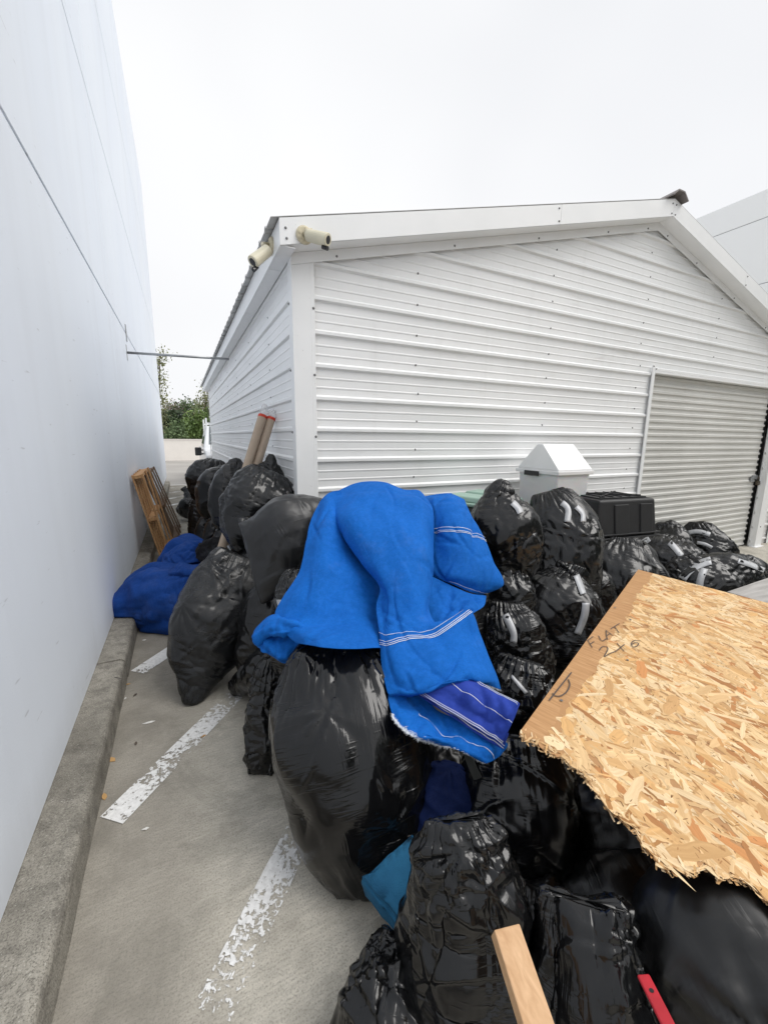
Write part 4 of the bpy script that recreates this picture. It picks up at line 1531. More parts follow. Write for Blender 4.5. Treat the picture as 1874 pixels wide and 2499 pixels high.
bag('s3', 'dark bag in shadow behind the tip of the blue tarp',
    [(1090, 2080, 1.9, 60, 50), (1092, 2010, 1.92, 96, 76), (1100, 1900, 1.94, 100, 74), (1106, 1820, 1.96, 62, 40), (1108, 1795, 1.96, 18, 10)], 'film_dull', .6, .05, .1, .1, .2)
bag('c5', 'big dark bag filling the bottom right corner under the broken board',
    [(1618, 2540, .93, 30, 4), (1660, 2490, .92, 100, 50), (1740, 2430, .9, 190, 130), (1850, 2410, .9, 235, 170), (1980, 2420, .9, 215, 150), (2080, 2450, .9, 80, 60), (2110, 2460, .9, 12, 10)], 'film_dull', 1.0, .04, .1, .1, .12, crumple=1.1)
bag('c7', 'black bag deep in the shade under the broken board',
    [(1320, 2350, 1.36, 30, 4), (1370, 2310, 1.34, 84, 60), (1490, 2275, 1.31, 140, 105), (1640, 2262, 1.3, 138, 105), (1760, 2262, 1.3, 60, 50), (1790, 2262, 1.3, 12, 10)], 'film_dull', .7, .05, .1, .1, .2)
bag('c8', 'black bag farther back in the shade under the torn end of the board',
    [(1385, 2040, 1.62, 30, 4), (1430, 2030, 1.6, 90, 60), (1570, 2040, 1.55, 130, 95), (1720, 2070, 1.48, 130, 100), (1860, 2110, 1.4, 116, 90), (1970, 2130, 1.38, 60, 50), (2000, 2130, 1.38, 12, 10)], 'film_dull', .7, .05, .1, .1, .2)
bag('c9', 'black bag in the dark gap between the dull bag and the board',
    [(1400, 2010, 1.86, 60, 50), (1400, 1960, 1.86, 100, 80), (1395, 1890, 1.88, 96, 74), (1390, 1840, 1.9, 60, 40), (1390, 1822, 1.9, 16, 10)], 'film_dull', .5, .05, .1, .1, .2)
# ---- bags: right-hand group
bag('d1', 'tall bag with an upright twisted peak, right of the blue tarp',
    [(1238, 1425, 2.78, 40, 30), (1238, 1390, 2.78, 66, 50), (1235, 1340, 2.78, 80, 62), (1228, 1290, 2.78, 82, 60), (1220, 1245, 2.78, 62, 44), (1217, 1212, 2.78, 34, 20), (1224, 1190, 2.78, 22, 10), (1232, 1174, 2.78, 9, 4)], 'film', 1.0, .06, .25, .1, .14, seed=31)
bag('d2', 'bag wedged under the tall peaked bag',
    [(1238, 1660, 2.68, 46, 40), (1238, 1600, 2.68, 62, 52), (1236, 1500, 2.7, 66, 52), (1238, 1430, 2.7, 58, 44), (1240, 1394, 2.7, 38, 24), (1240, 1376, 2.7, 14, 8)], 'film_gloss', .7, .07, .2, .1, .18)
bag('d3', 'round-shouldered bag with two tape strips, left of the black tub',
    [(1362, 1600, 3.12, 60, 50), (1362, 1540, 3.12, 78, 66), (1364, 1430, 3.12, 86, 72), (1368, 1340, 3.12, 91, 74), (1364, 1275, 3.12, 80, 60), (1350, 1230, 3.12, 58, 36), (1342, 1210, 3.12, 40, 14), (1338, 1198, 3.12, 30, 3)], 'film', 1.1, .05, .2, .1, .14)
bag('d4', 'big taped bag with a knotted top, left of the broken board',
    [(1366, 1655, 2.86, 66, 54), (1366, 1620, 2.86, 98, 80), (1366, 1555, 2.86, 112, 88), (1362, 1490, 2.86, 106, 80), (1370, 1440, 2.87, 84, 58), (1380, 1412, 2.88, 46, 26), (1386, 1396, 2.88, 26, 12), (1392, 1376, 2.88, 34, 5)], 'film', 1.2, .06, .3, .1, .16, crumple=1.2)
bag('d4b', 'bag just behind the big taped knotted bag',
    [(1445, 1630, 3.08, 46, 40), (1444, 1560, 3.08, 60, 50), (1442, 1480, 3.08, 58, 46), (1440, 1430, 3.08, 48, 34), (1430, 1402, 3.08, 26, 16), (1424, 1390, 3.08, 9, 5)], 'film', .7, .06, .2, .1, .16)
bag('d5', 'smooth round bag with a scrap of tape, in front of the black tub',
    [(1502, 1580, 3.36, 50, 44), (1502, 1520, 3.36, 78, 62), (1500, 1450, 3.36, 87, 68), (1502, 1395, 3.36, 82, 62), (1512, 1350, 3.36, 62, 44), (1518, 1326, 3.36, 42, 16), (1520, 1311, 3.36, 30, 4)], 'film', 1.0, .045, .15, .1, .14)
bag('d6', 'crumpled open-topped bag with tape, right of the hanging tarp',
    [(1256, 1745, 2.36, 56, 46), (1255, 1690, 2.36, 82, 64), (1254, 1610, 2.38, 88, 66), (1246, 1545, 2.38, 74, 52), (1234, 1500, 2.4, 56, 34), (1230, 1478, 2.4, 44, 14), (1230, 1468, 2.4, 38, 5)], 'film_gloss', .9, .1, .3, .1, .2, pleat=.014)
bag('d7', 'flat-topped bag tucked against the corner of the broken board',
    [(1268, 1890, 2.0, 50, 44), (1268, 1830, 2.0, 80, 64), (1270, 1740, 2.0, 86, 64), (1270, 1675, 2.0, 78, 50), (1274, 1632, 2.0, 60, 26), (1278, 1610, 2.0, 44, 6)], 'film_gloss', .8, .07, .2, .1, .18)
bag('e1', 'puckered bag banded with silver tape, below right of the tub',
    [(1632, 1470, 4.35, 46, 40), (1630, 1430, 4.35, 76, 60), (1630, 1385, 4.35, 84, 66), (1634, 1345, 4.37, 76, 54), (1642, 1320, 4.38, 44, 28), (1646, 1306, 4.38, 12, 7)], 'film', .8, .08, .25, .1, .2)
bag('e2', 'bag with a silver band leaning on the roll-up door',
    [(1728, 1400, 5.2, 36, 34), (1726, 1375, 5.2, 54, 44), (1718, 1338, 5.22, 52, 42), (1708, 1304, 5.24, 38, 28), (1702, 1284, 5.25, 26, 14), (1700, 1273, 5.25, 12, 5)], 'film', .7, .06, .2, .1, .16)
bag('e3', 'small dark bag between the banded bag and the big slumped one',
    [(1672, 1460, 4.02, 30, 28), (1673, 1430, 4.02, 44, 36), (1674, 1395, 4.05, 46, 34), (1668, 1370, 4.07, 34, 20), (1664, 1356, 4.07, 16, 6)], 'film_gloss', .6, .07, .2, .1, .16)
bag('e4', 'big slumped bag with wide tape at the right edge, behind the boards',
    [(1668, 1446, 3.95, 14, 12), (1692, 1432, 3.95, 46, 38), (1745, 1418, 4.0, 62, 56), (1806, 1414, 4.1, 56, 50), (1856, 1410, 4.2, 36, 32), (1896, 1405, 4.28, 12, 8), (1915, 1402, 4.3, 4, 2)], 'film', 1.0, .07, .25, .14, .25)
bag('e5', 'bag between the black tub and the roll-up door',
    [(1632, 1392, 4.9, 34, 30), (1632, 1360, 4.9, 46, 40), (1630, 1318, 4.9, 44, 36), (1626, 1290, 4.92, 28, 18), (1622, 1274, 4.92, 9, 5)], 'film', .55, .06, .2, .1, .16)
bag('f1', 'bag hidden under the black tub',
    [(1480, 1540, 3.75, 70, 60), (1480, 1480, 3.75, 100, 80), (1490, 1400, 3.75, 104, 80), (1500, 1340, 3.75, 80, 60), (1500, 1322, 3.75, 40, 30)], 'film', .5, .05, .1, .1, .16)

# tape strips (photo pixels along each strip)
def r2(*p): return [(1000 + x / 1.898, 1050 + y / 1.898) for x, y in p]


def r1(*p): return [(200 + x / 2.765, 900 + y / 2.765) for x, y in p]


tape('d3', r2((705, 335), (735, 365), (728, 425)), .055)
tape('d3', r2((770, 355), (800, 385), (803, 425)), .045)
tape('d1', r2((475, 335), (500, 360), (512, 385)), .045)
tape('d4', r2((770, 672), (785, 710), (802, 760)), .05)
tape('d4', r2((815, 800), (812, 850), (790, 910), (775, 945)), .06)
tape('d4b', r2((760, 680), (790, 705), (815, 735)), .04)
tape('d5', r2((862, 562), (880, 550), (888, 536)), .06)
tape('d6', r2((440, 855), (465, 905), (485, 945), (478, 985)), .05)
tape('e1', r2((1202, 520), (1230, 550), (1258, 585)), .08)
tape('e1', r2((1065, 560), (1078, 525), (1110, 502)), .08)
tape('e2', r2((1290, 475), (1340, 468), (1390, 485)), .07)
tape('e2', r2((1330, 520), (1370, 528), (1400, 545)), .05)
tape('e4', r2((1262, 690), (1290, 650), (1340, 620), (1395, 605)), .10)
tape('e4', r2((1340, 735), (1345, 690), (1365, 640)), .09)
tape('e4', r2((1520, 605), (1580, 625), (1640, 650)), .06)
tape('b3', r1((1345, 1560), (1348, 1585), (1358, 1605)), .05)
tape('a8', r1((858, 990), (866, 985), (872, 978)), .08)
tape('a9', r1((915, 1110), (930, 1085), (948, 1065)), .09)
tape('b2', r1((985, 1215), (1005, 1200), (1020, 1188)), .05)
tape('d7', r2((470, 1140), (505, 1180), (540, 1220)), .022)


# ------------------------------------------------------------------ cloth patches
def patch_grid(rows, n, m):
    """rows of (px,py,t) control points -> (n,m,3) smooth grid"""
    A = np.array([[at(*c_) for c_ in row] for row in rows])
    B = np.stack([catmull(A[i], m) for i in range(A.shape[0])])
    return np.stack([catmull_u(B[:, j], n) for j in range(m)], 1)


def patch(rows, n, m, ex=.02, seed=0, steps=40, amp=.004, lam=.12, maxdev=.025, attach=.03, fold=.02):
    X = patch_grid(rows, n, m)
    if fold:
        du, dv = np.gradient(X, axis=1), np.gradient(X, axis=0)
        N = np.cross(du, dv)
        N /= np.linalg.norm(N, axis=2, keepdims=True) + 1e-9
        S_ = X * np.array([1., 1., .45])
        f_ = plnoise(S_, .26, seed + 5) + .45 * plnoise(X, .13, seed + 6)
        for _ in range(4):
            f_[1:-1, 1:-1] = (f_[1:-1, 1:-1] * 2 + f_[2:, 1:-1] + f_[:-2, 1:-1] + f_[1:-1, 2:] + f_[1:-1, :-2]) / 6
        ed = np.minimum(1, np.minimum(np.arange(n), np.arange(n)[::-1]) / 6)[:, None] * np.minimum(1, np.minimum(np.arange(m), np.arange(m)[::-1]) / 6)[None]
        X = X + N * (f_ * fold * (.25 + .75 * ed))[..., None]
        cr_ = creases(X, N, np.array([0, 0, 1.]), seed + 7, 30, fold * .5, .6)
        for _ in range(1):
            cr_[1:-1, 1:-1] = (cr_[1:-1, 1:-1] * 2 + cr_[2:, 1:-1] + cr_[:-2, 1:-1] + cr_[1:-1, 2:] + cr_[1:-1, :-2]) / 6
        X = X + N * (cr_ * ed)[..., None]
    return relax(X, np.full(n, ex), np.full(n, ex), steps, False, attach, 0, .3, .003, seed, amp, maxdev, lam)


def grids_mesh(name, grids, mat, parent=None, thick=.004):
    vs, fs, uvs = [], [], []
    for X in grids:
        n, m, _ = X.shape
        b0 = len(vs)
        vs += list(map(tuple, X.reshape(-1, 3)))
        su = np.linalg.norm(np.diff(X, axis=1), axis=2).sum(1).mean()
        sv = np.linalg.norm(np.diff(X, axis=0), axis=2).sum(0).mean()
        for i in range(n - 1):
            for j in range(m - 1):
                fs.append((b0 + i * m + j, b0 + i * m + j + 1, b0 + (i + 1) * m + j + 1, b0 + (i + 1) * m + j))
                for di, dj in ((0, 0), (0, 1), (1, 1), (1, 0)):
                    uvs.append(((j + dj) / (m - 1) * su, (i + di) / (n - 1) * sv))
    me = bpy.data.meshes.new(name)
    me.from_pydata(vs, [], fs)
    uv = me.uv_layers.new(name='UVMap')
    uv.data.foreach_set('uv', np.array(uvs, np.float32).ravel())
    ob = link(name, me, mat, parent, True)
    if thick:
        s_ = ob.modifiers.new('thick', 'SOLIDIFY')
        s_.thickness = thick
        s_.offset = 0
    sd = ob.modifiers.new('smooth', 'SUBSURF')
    sd.levels = 0
    sd.render_levels = 1
    return ob


def line_on(mb, X, vfix=None, ufix=None, a=0., b_=1., wd=.003, off=.0045, dash=False, seed=0):
    """thin stitched line along a row/column of a cloth grid"""
    n, m, _ = X.shape
    rg = np.random.default_rng(seed)

    def smp(u, v):
        i, j = np.clip(v * (n - 1), 0, n - 1.001), np.clip(u * (m - 1), 0, m - 1.001)
        i0, j0 = int(i), int(j)
        fi, fj = i - i0, j - j0
        return (X[i0, j0] * (1 - fi) * (1 - fj) + X[i0 + 1, j0] * fi * (1 - fj) + X[i0, j0 + 1] * (1 - fi) * fj + X[i0 + 1, j0 + 1] * fi * fj)
    K = 90
    prev = None
    for k in range(K + 1):
        f = a + (b_ - a) * k / K
        u, v = (f, vfix) if vfix is not None else (ufix, f)
        if callable(vfix): u, v = f, vfix(f)
        p = smp(u, v)
        e = .004
        tu, tv = smp(u + e, v) - smp(u - e, v), smp(u, v + e) - smp(u, v - e)
        nr = np.cross(tu, tv)
        nr /= np.linalg.norm(nr) + 1e-12
        if nr @ (CAM - p) < 0: nr = -nr
        side = tv if vfix is not None else tu
        side = side / (np.linalg.norm(side) + 1e-12)
        q = (p + nr * off - side * wd / 2, p + nr * off + side * wd / 2)
        if prev is not None and not (dash and k % 3 == 0):
            mb.quad(prev[0], q[0], q[1], prev[1])
        prev = q


def src3(x, y): return (600 + x / 2.37, 1100 + y / 2.37)


tarp = empty('blue_tarp', at(930, 1400, 2.0), 'bright blue woven tarp draped over the heap of bags, white stitched seams', 'tarp')
T1 = patch([
    [(781, 1222, 2.36), (794, 1208, 2.37), (808, 1200, 2.39), (830, 1196, 2.40)],
    [(757, 1268, 2.27), (788, 1258, 2.21), (822, 1258, 2.24), (870, 1290, 2.36)],
    [(747, 1320, 2.17), (790, 1328, 2.09), (835, 1338, 2.13), (905, 1358, 2.28)],
    [(731, 1391, 2.06), (785, 1400, 1.975), (845, 1408, 2.01), (935, 1400, 2.16)],
    [(693, 1456, 1.97), (770, 1465, 1.885), (855, 1470, 1.93), (955, 1450, 2.08)],
    [(672, 1500, 1.91), (755, 1516, 1.83), (850, 1522, 1.85), (955, 1500, 2.0)],
    [(690, 1538, 1.83), (765, 1550, 1.70), (855, 1556, 1.70), (955, 1550, 1.84)],
    [(722, 1570, 1.75), (790, 1580, 1.615), (880, 1583, 1.62), (960, 1580, 1.79)]], 70, 60, .02, 3)
TF = patch([
    [(768, 1532, 1.835), (720, 1505, 1.87), (672, 1500, 1.905), (645, 1515, 1.915), (622, 1545, 1.915)],
    [(760, 1540, 1.80), (715, 1520, 1.81), (668, 1520, 1.83), (640, 1532, 1.86), (616, 1553, 1.89)],
    [(752, 1556, 1.785), (712, 1542, 1.785), (670, 1543, 1.80), (642, 1550, 1.835), (617, 1560, 1.875)],
    [(742, 1566, 1.80), (710, 1556, 1.80), (675, 1554, 1.815), (648, 1558, 1.845), (622, 1565, 1.88)],
    [(738, 1562, 1.84), (708, 1553, 1.85), (676, 1551, 1.865), (652, 1555, 1.88), (630, 1562, 1.895)]], 34, 44, .012, 4, amp=.002)
TG = patch([
    [(752, 1552, 1.86), (712, 1548, 1.87), (672, 1548, 1.885), (640, 1553, 1.90), (617, 1557, 1.90)],
    [(742, 1570, 1.835), (710, 1572, 1.84), (674, 1572, 1.855), (645, 1570, 1.875), (621, 1568, 1.89)],
    [(728, 1586, 1.835), (706, 1596, 1.835), (675, 1592, 1.85), (648, 1582, 1.87), (626, 1574, 1.885)],
    [(716, 1592, 1.85), (697, 1619, 1.84), (668, 1604, 1.855), (646, 1590, 1.875), (630, 1578, 1.89)]], 26, 40, .012, 14, amp=.002)
T2 = patch([
    [(806, 1206, 2.44), (870, 1179, 2.46), (935, 1177, 2.47), (985, 1193, 2.47), (1022, 1194, 2.47), (1046, 1222, 2.46)],
    [(800, 1232, 2.33), (860, 1215, 2.29), (930, 1212, 2.28), (985, 1222, 2.28), (1030, 1225, 2.30), (1056, 1248, 2.37)],
    [(818, 1272, 2.23), (872, 1285, 2.12), (938, 1290, 2.10), (990, 1296, 2.11), (1035, 1300, 2.16), (1057, 1335, 2.27)],
    [(862, 1345, 2.13), (904, 1362, 2.01), (950, 1370, 1.98), (995, 1376, 1.98), (1035, 1385, 2.03), (1055, 1404, 2.14)],
    [(903, 1398, 2.04), (930, 1418, 1.93), (965, 1428, 1.90), (1005, 1433, 1.90), (1035, 1440, 1.94), (1048, 1450, 2.03)],
    [(926, 1436, 1.96), (946, 1470, 1.86), (976, 1480, 1.83), (1010, 1485, 1.83), (1035, 1490, 1.86), (1048, 1494, 1.94)],
    [(917, 1482, 1.90), (945, 1515, 1.80), (980, 1520, 1.77), (1015, 1520, 1.77), (1045, 1515, 1.80), (1075, 1522, 1.86)],
    [(928, 1560, 1.75), (952, 1566, 1.71), (990, 1552, 1.72), (1040, 1545, 1.73), (1080, 1528, 1.75), (1143, 1490, 1.83)],
    [(932, 1625, 1.66), (970, 1618, 1.63), (1020, 1610, 1.645), (1075, 1596, 1.65), (1122, 1570, 1.69), (1172, 1543, 1.78)],
    [(940, 1672, 1.59), (985, 1665, 1.565), (1040, 1652, 1.57), (1092, 1640, 1.58), (1142, 1618, 1.63), (1193, 1600, 1.73)],
    [(952, 1700, 1.56), (1000, 1690, 1.525), (1050, 1678, 1.535), (1105, 1666, 1.545), (1160, 1656, 1.59), (1212, 1650, 1.69)],
    [(985, 1706, 1.63), (1012, 1698, 1.57), (1055, 1686, 1.56), (1112, 1672, 1.575), (1172, 1668, 1.62), (1221, 1684, 1.68)]], 110, 80, .02, 5, fold=.026)
T3 = patch([
    [(940, 1672, 1.62), (965, 1672, 1.62), (995, 1680, 1.65), (1040, 1684, 1.68)],
    [(954, 1735, 1.52), (980, 1735, 1.51), (1015, 1730, 1.56), (1060, 1728, 1.60)],
    [(974, 1772, 1.46), (1005, 1770, 1.46), (1045, 1762, 1.51), (1105, 1752, 1.55)],
    [(1008, 1798, 1.43), (1045, 1794, 1.435), (1090, 1792, 1.475), (1160, 1780, 1.51)],
    [(1066, 1816, 1.45), (1105, 1816, 1.435), (1150, 1816, 1.445), (1212, 1806, 1.48)],
    [(1125, 1832, 1.425), (1150, 1838, 1.415), (1185, 1838, 1.425), (1238, 1818, 1.465)],
    [(1184, 1862, 1.41), (1192, 1862, 1.405), (1202, 1858, 1.415), (1218, 1846, 1.44)]], 56, 36, .015, 6, amp=.002)
T4 = patch([
    [(1036, 1212, 2.56), (1068, 1207, 2.55), (1100, 1205, 2.55), (1132, 1218, 2.56)],
    [(1046, 1232, 2.45), (1082, 1230, 2.40), (1114, 1228, 2.40), (1148, 1256, 2.46)],
    [(1048, 1295, 2.36), (1090, 1292, 2.29), (1132, 1296, 2.29), (1182, 1316, 2.38)],
    [(1050, 1345, 2.30), (1100, 1347, 2.23), (1152, 1352, 2.23), (1204, 1372, 2.33)],
    [(1050, 1388, 2.25), (1106, 1402, 2.18), (1162, 1412, 2.19), (1227, 1426, 2.29)],
    [(1052, 1405, 2.25), (1098, 1424, 2.20), (1148, 1446, 2.21), (1176, 1452, 2.27)]], 56, 50, .03, 7)
T6 = patch([
    [(1034, 1214, 2.58), (1060, 1206, 2.56), (1085, 1203, 2.55), (1103, 1203, 2.55)],
    [(1038, 1222, 2.52), (1060, 1214, 2.49), (1085, 1209, 2.48), (1104, 1210, 2.49)],
    [(1040, 1232, 2.51), (1062, 1223, 2.47), (1085, 1217, 2.46), (1104, 1217, 2.48)]], 14, 24, .01, 9, amp=.001)
T5 = patch([
    [(1040, 1400, 2.24), (1095, 1425, 2.2), (1145, 1448, 2.2), (1187, 1454, 2.26)],
    [(1038, 1455, 2.12), (1088, 1466, 2.08), (1140, 1472, 2.08), (1180, 1480, 2.14)],
    [(1040, 1530, 1.98), (1085, 1520, 1.95), (1122, 1506, 1.95), (1152, 1498, 2.02)]], 26, 40, .02, 8, amp=.003)
grids_mesh('cloth', [T1, TF, TG, T2, T3, T4, T5, T6], M['tarp'], tarp)
VS = 7 / 11.


def stitch(X, parent, **kw):
    b = MB()
    line_on(b, X, **kw)
    return b.build('stitch_line', M['thread'], parent)


for dv in (-.018, 0.004, .012, .018):
    stitch(T2, tarp, vfix=VS + dv, wd=.0026, dash=False, seed=1)
for dv in (-.012, .012, .022):
    stitch(T4, tarp, vfix=.4 + dv, a=.0, b_=1., wd=.0028, seed=2)
stitch(T4, tarp, vfix=.955, a=.3, b_=1, wd=.003)
stitch(T3, tarp, ufix=.55, a=.22, b_=.96, wd=.0025)
# frayed selvedge: short white fibres along the tongue's outer edge and hem corner
b = MB()
rg = np.random.default_rng(5)
n_, m_, _ = T3.shape
for k in range(900):
    v = rg.uniform(.2, .99)
    i = v * (n_ - 1)
    j = abs(rg.normal(0, 1.6))
    if v < .35: j *= .5
    i0, j0 = int(min(i, n_ - 2)), int(min(j, m_ - 2))
    p = T3[i0, j0] + (T3[i0 + 1, j0] - T3[i0, j0]) * (i - i0) + (T3[i0, j0 + 1] - T3[i0, j0]) * (j - j0)
    tu, tv = T3[i0, j0 + 1] - T3[i0, j0], T3[i0 + 1, j0] - T3[i0, j0]
    nr = np.cross(tu, tv)
    nr /= np.linalg.norm(nr)
    if nr @ (CAM - p) < 0: nr = -nr
    out_ = -tu / np.linalg.norm(tu)
    d = out_ * rg.uniform(.2, 1.) + nr * rg.uniform(-.1, .25) + tv / np.linalg.norm(tv) * rg.normal(0, .5)
    d /= np.linalg.norm(d)
    L = rg.uniform(.004, .012)
    sd = np.cross(d, nr)
    sd /= np.linalg.norm(sd)
    w_ = .0006
    p = p + nr * .0032
    b.quad(p - sd * w_, p + d * L - sd * w_ * .4, p + d * L + sd * w_ * .4, p + sd * w_)
n_, m_, _ = T2.shape
for k in range(160):
    j = rg.uniform(.72, 1) * (m_ - 1)
    j0 = int(min(j, m_ - 2))
    p = T2[-1, j0] + (T2[-1, j0 + 1] - T2[-1, j0]) * (j - j0)
    tv = T2[-1, j0] - T2[-2, j0]
    tv /= np.linalg.norm(tv)
    d = np.array([0, 0, -1.]) + rg.normal(0, .4, 3)
    d /= np.linalg.norm(d)
    sd = np.cross(d, CAM - p)
    sd /= np.linalg.norm(sd)
    L = rg.uniform(.003, .011)
    b.quad(p - sd * .0006, p + d * L - sd * .0003, p + d * L + sd * .0003, p + sd * .0006)
b.build('frayed_edge', M['thread'], tarp)
# folded webbing band coming out of the tarp
SA = patch([
    [(1008, 1684, 1.59), (1050, 1672, 1.59), (1092, 1660, 1.60), (1148, 1648, 1.63)],
    [(1060, 1716, 1.535), (1096, 1700, 1.535), (1130, 1686, 1.54), (1180, 1672, 1.57)],
    [(1122, 1752, 1.485), (1152, 1732, 1.48), (1182, 1712, 1.485), (1222, 1696, 1.51)],
    [(1186, 1792, 1.44), (1208, 1768, 1.435), (1232, 1740, 1.44), (1262, 1714, 1.455)],
    [(1226, 1815, 1.415), (1238, 1790, 1.41), (1254, 1756, 1.415), (1269, 1718, 1.43)]], 40, 26, .01, 10, amp=.002)
SB = patch([
    [(1010, 1690, 1.595), (1026, 1688, 1.592), (1050, 1682, 1.60)],
    [(1060, 1724, 1.545), (1076, 1716, 1.54), (1098, 1706, 1.55)],
    [(1122, 1764, 1.495), (1138, 1752, 1.49), (1156, 1738, 1.50)],
    [(1184, 1806, 1.45), (1196, 1790, 1.445), (1210, 1774, 1.455)],
    [(1229, 1830, 1.425), (1236, 1808, 1.42), (1242, 1790, 1.43)]], 40, 12, .01, 11, amp=.001)
st_ob = grids_mesh('webbing', [SA, SB], M['strap'], tarp, .005)
for u_, w_ in ((.95, .0022), (.985, .002), (.55, .0022), (.02, .0026), (.06, .0024)): stitch(SA, st_ob, ufix=u_, wd=w_)
for u_ in (.12, .28): stitch(SB, st_ob, ufix=u_, wd=.003)
# grey strip dangling from the tarp's tip
HS = patch_grid([[(1128, 1830, 1.44), (1150, 1838, 1.44)], [(1138, 1862, 1.45), (1160, 1864, 1.45)], [(1156, 1906, 1.46), (1177, 1898, 1.46)]], 14, 4)
hs = grids_mesh('hanging_strip', [HS], M['webbing_grey'], tarp, .002)

# blue bundle in the hollow behind the foam, shade painted into its colour
bag('db', 'blue cloth bundle behind the blue foam, deep shadow painted into its colour',
    [(1080, 2090, 1.5, 50, 40), (1082, 2050, 1.52, 80, 60), (1085, 1970, 1.56, 84, 60), (1088, 1905, 1.58, 62, 40), (1090, 1870, 1.58, 20, 10)], 'shaded_blue', .6, .04, .1, .1, .2, group=None, name='cloth_bundle', cat='cloth')

# ---- dark blue cloth heap in the alley
def lobes(name, label, cat, parts, mat, q=.8, **kw):
    obs = []
    for i, (ctrl, sd) in enumerate(parts):
        ob = bag(f'{name}{i}', label, ctrl, mat, q, kw.get('ex', .05), .05, .2, .05, lump=kw.get('lump', .09), boxy=1., name=name, cat=cat, group=None, seed=sd, pleat=0, lam=kw.get('lam', .16), push=0)
        obs.append(ob)
    return obs


heap = empty('blue_cloth_heap', ground(400, 1500), 'dark blue mesh cloth heaped against the kerb of the pale wall', 'cloth')
vs_all, fs_all, off_ = [], [], 0
HP = [
    ([(276, 1505, 3.42, 8, 8), (292, 1490, 3.42, 40, 38), (330, 1462, 3.4, 74, 62), (380, 1448, 3.38, 86, 66), (430, 1446, 3.36, 82, 60), (480, 1440, 3.34, 70, 50), (530, 1430, 3.3, 30, 24)], 5),
    ([(340, 1540, 3.42, 14, 10), (370, 1522, 3.4, 30, 30), (420, 1510, 3.38, 42, 40), (470, 1490, 3.34, 50, 40), (510, 1460, 3.3, 30, 24)], 6),
    ([(395, 1400, 3.75, 14, 14), (410, 1360, 3.78, 36, 34), (436, 1335, 3.8, 36, 34), (468, 1342, 3.75, 36, 30), (505, 1362, 3.65, 30, 26), (530, 1380, 3.6, 14, 12)], 8),
    ([(415, 1388, 3.42, 8, 8), (435, 1386, 3.40, 22, 20), (470, 1380, 3.38, 24, 22), (510, 1376, 3.36, 24, 20), (545, 1376, 3.34, 12, 10)], 9)]
for i, (ctrl, sd) in enumerate(HP[:3]):
    ctrl = [(x, y + 6, t + .05, w_ * .74, d_ * .74) for x, y, t, w_, d_ in ctrl]
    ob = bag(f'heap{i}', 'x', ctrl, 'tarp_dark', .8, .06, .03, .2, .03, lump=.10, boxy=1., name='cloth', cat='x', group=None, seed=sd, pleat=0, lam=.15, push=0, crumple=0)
    co = np.array([tuple(ob.location + v.co) for v in ob.data.vertices])
    nrm_ = np.array([tuple(v.normal) for v in ob.data.vertices])
    st_d = co * np.array([.55, 1., 1.6])
    co = co + nrm_ * (.02 * (1 - 2 * np.abs(plnoise(st_d, .34, 70 + i))) + .02 * plnoise(st_d, .17, 75 + i))[:, None]
    co[:, 2] = np.maximum(co[:, 2], np.where(co[:, 0] < kerb_x(4), .145, .004))
    vs_all += [tuple(v) for v in co]
    fs_all += [tuple(off_ + k for k in p.vertices) for p in ob.data.polygons]
    off_ = len(vs_all)
    bpy.data.objects.remove(ob)
me = bpy.data.meshes.new('cloth')
me.from_pydata(vs_all, [], fs_all)
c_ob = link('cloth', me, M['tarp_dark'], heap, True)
rm = c_ob.modifiers.new('merge', 'REMESH')
rm.mode = 'VOXEL'
rm.voxel_size = .009
rm.use_smooth_shade = True
smm = c_ob.modifiers.new('soften', 'SMOOTH')
smm.factor = .5
smm.iterations = 2
# broad folds pressed into the heap
tx = bpy.data.textures.new('cloth_folds', 'CLOUDS')
tx.noise_scale = .42
dm = c_ob.modifiers.new('folds', 'DISPLACE')
dm.texture = tx
dm.strength = .03
dm.mid_level = .5
HA = patch([
    [(328, 1394, 3.62), (372, 1371, 3.60), (425, 1374, 3.55), (470, 1385, 3.5), (515, 1378, 3.45)],
    [(298, 1425, 3.50), (350, 1406, 3.40), (420, 1405, 3.37), (465, 1400, 3.35), (520, 1395, 3.33)],
    [(281, 1462, 3.44), (340, 1450, 3.30), (400, 1440, 3.27), (450, 1425, 3.29), (515, 1415, 3.27)],
    [(279, 1490, 3.44), (340, 1485, 3.28), (400, 1470, 3.24), (440, 1460, 3.26), (500, 1450, 3.26)],
    [(296, 1506, 3.43), (345, 1512, 3.30), (395, 1505, 3.28), (435, 1500, 3.26), (480, 1490, 3.24)],
    [(322, 1515, 3.44), (352, 1531, 3.38), (395, 1529, 3.31), (430, 1526, 3.27), (470, 1520, 3.24)],
    [(338, 1530, 3.45), (365, 1546, 3.41), (398, 1549, 3.36), (430, 1548, 3.32), (470, 1545, 3.28)]], 70, 76, .03, 21, fold=.045)
HB = patch([
    [(402, 1352, 3.85), (436, 1307, 3.9), (470, 1302, 3.9), (503, 1320, 3.85)],
    [(398, 1362, 3.73), (432, 1330, 3.72), (468, 1322, 3.72), (500, 1332, 3.72)],
    [(396, 1378, 3.63), (430, 1360, 3.62), (465, 1352, 3.63), (495, 1352, 3.66)],
    [(398, 1392, 3.6), (432, 1385, 3.55), (468, 1375, 3.57), (500, 1370, 3.6)]], 40, 44, .03, 22, fold=.045)
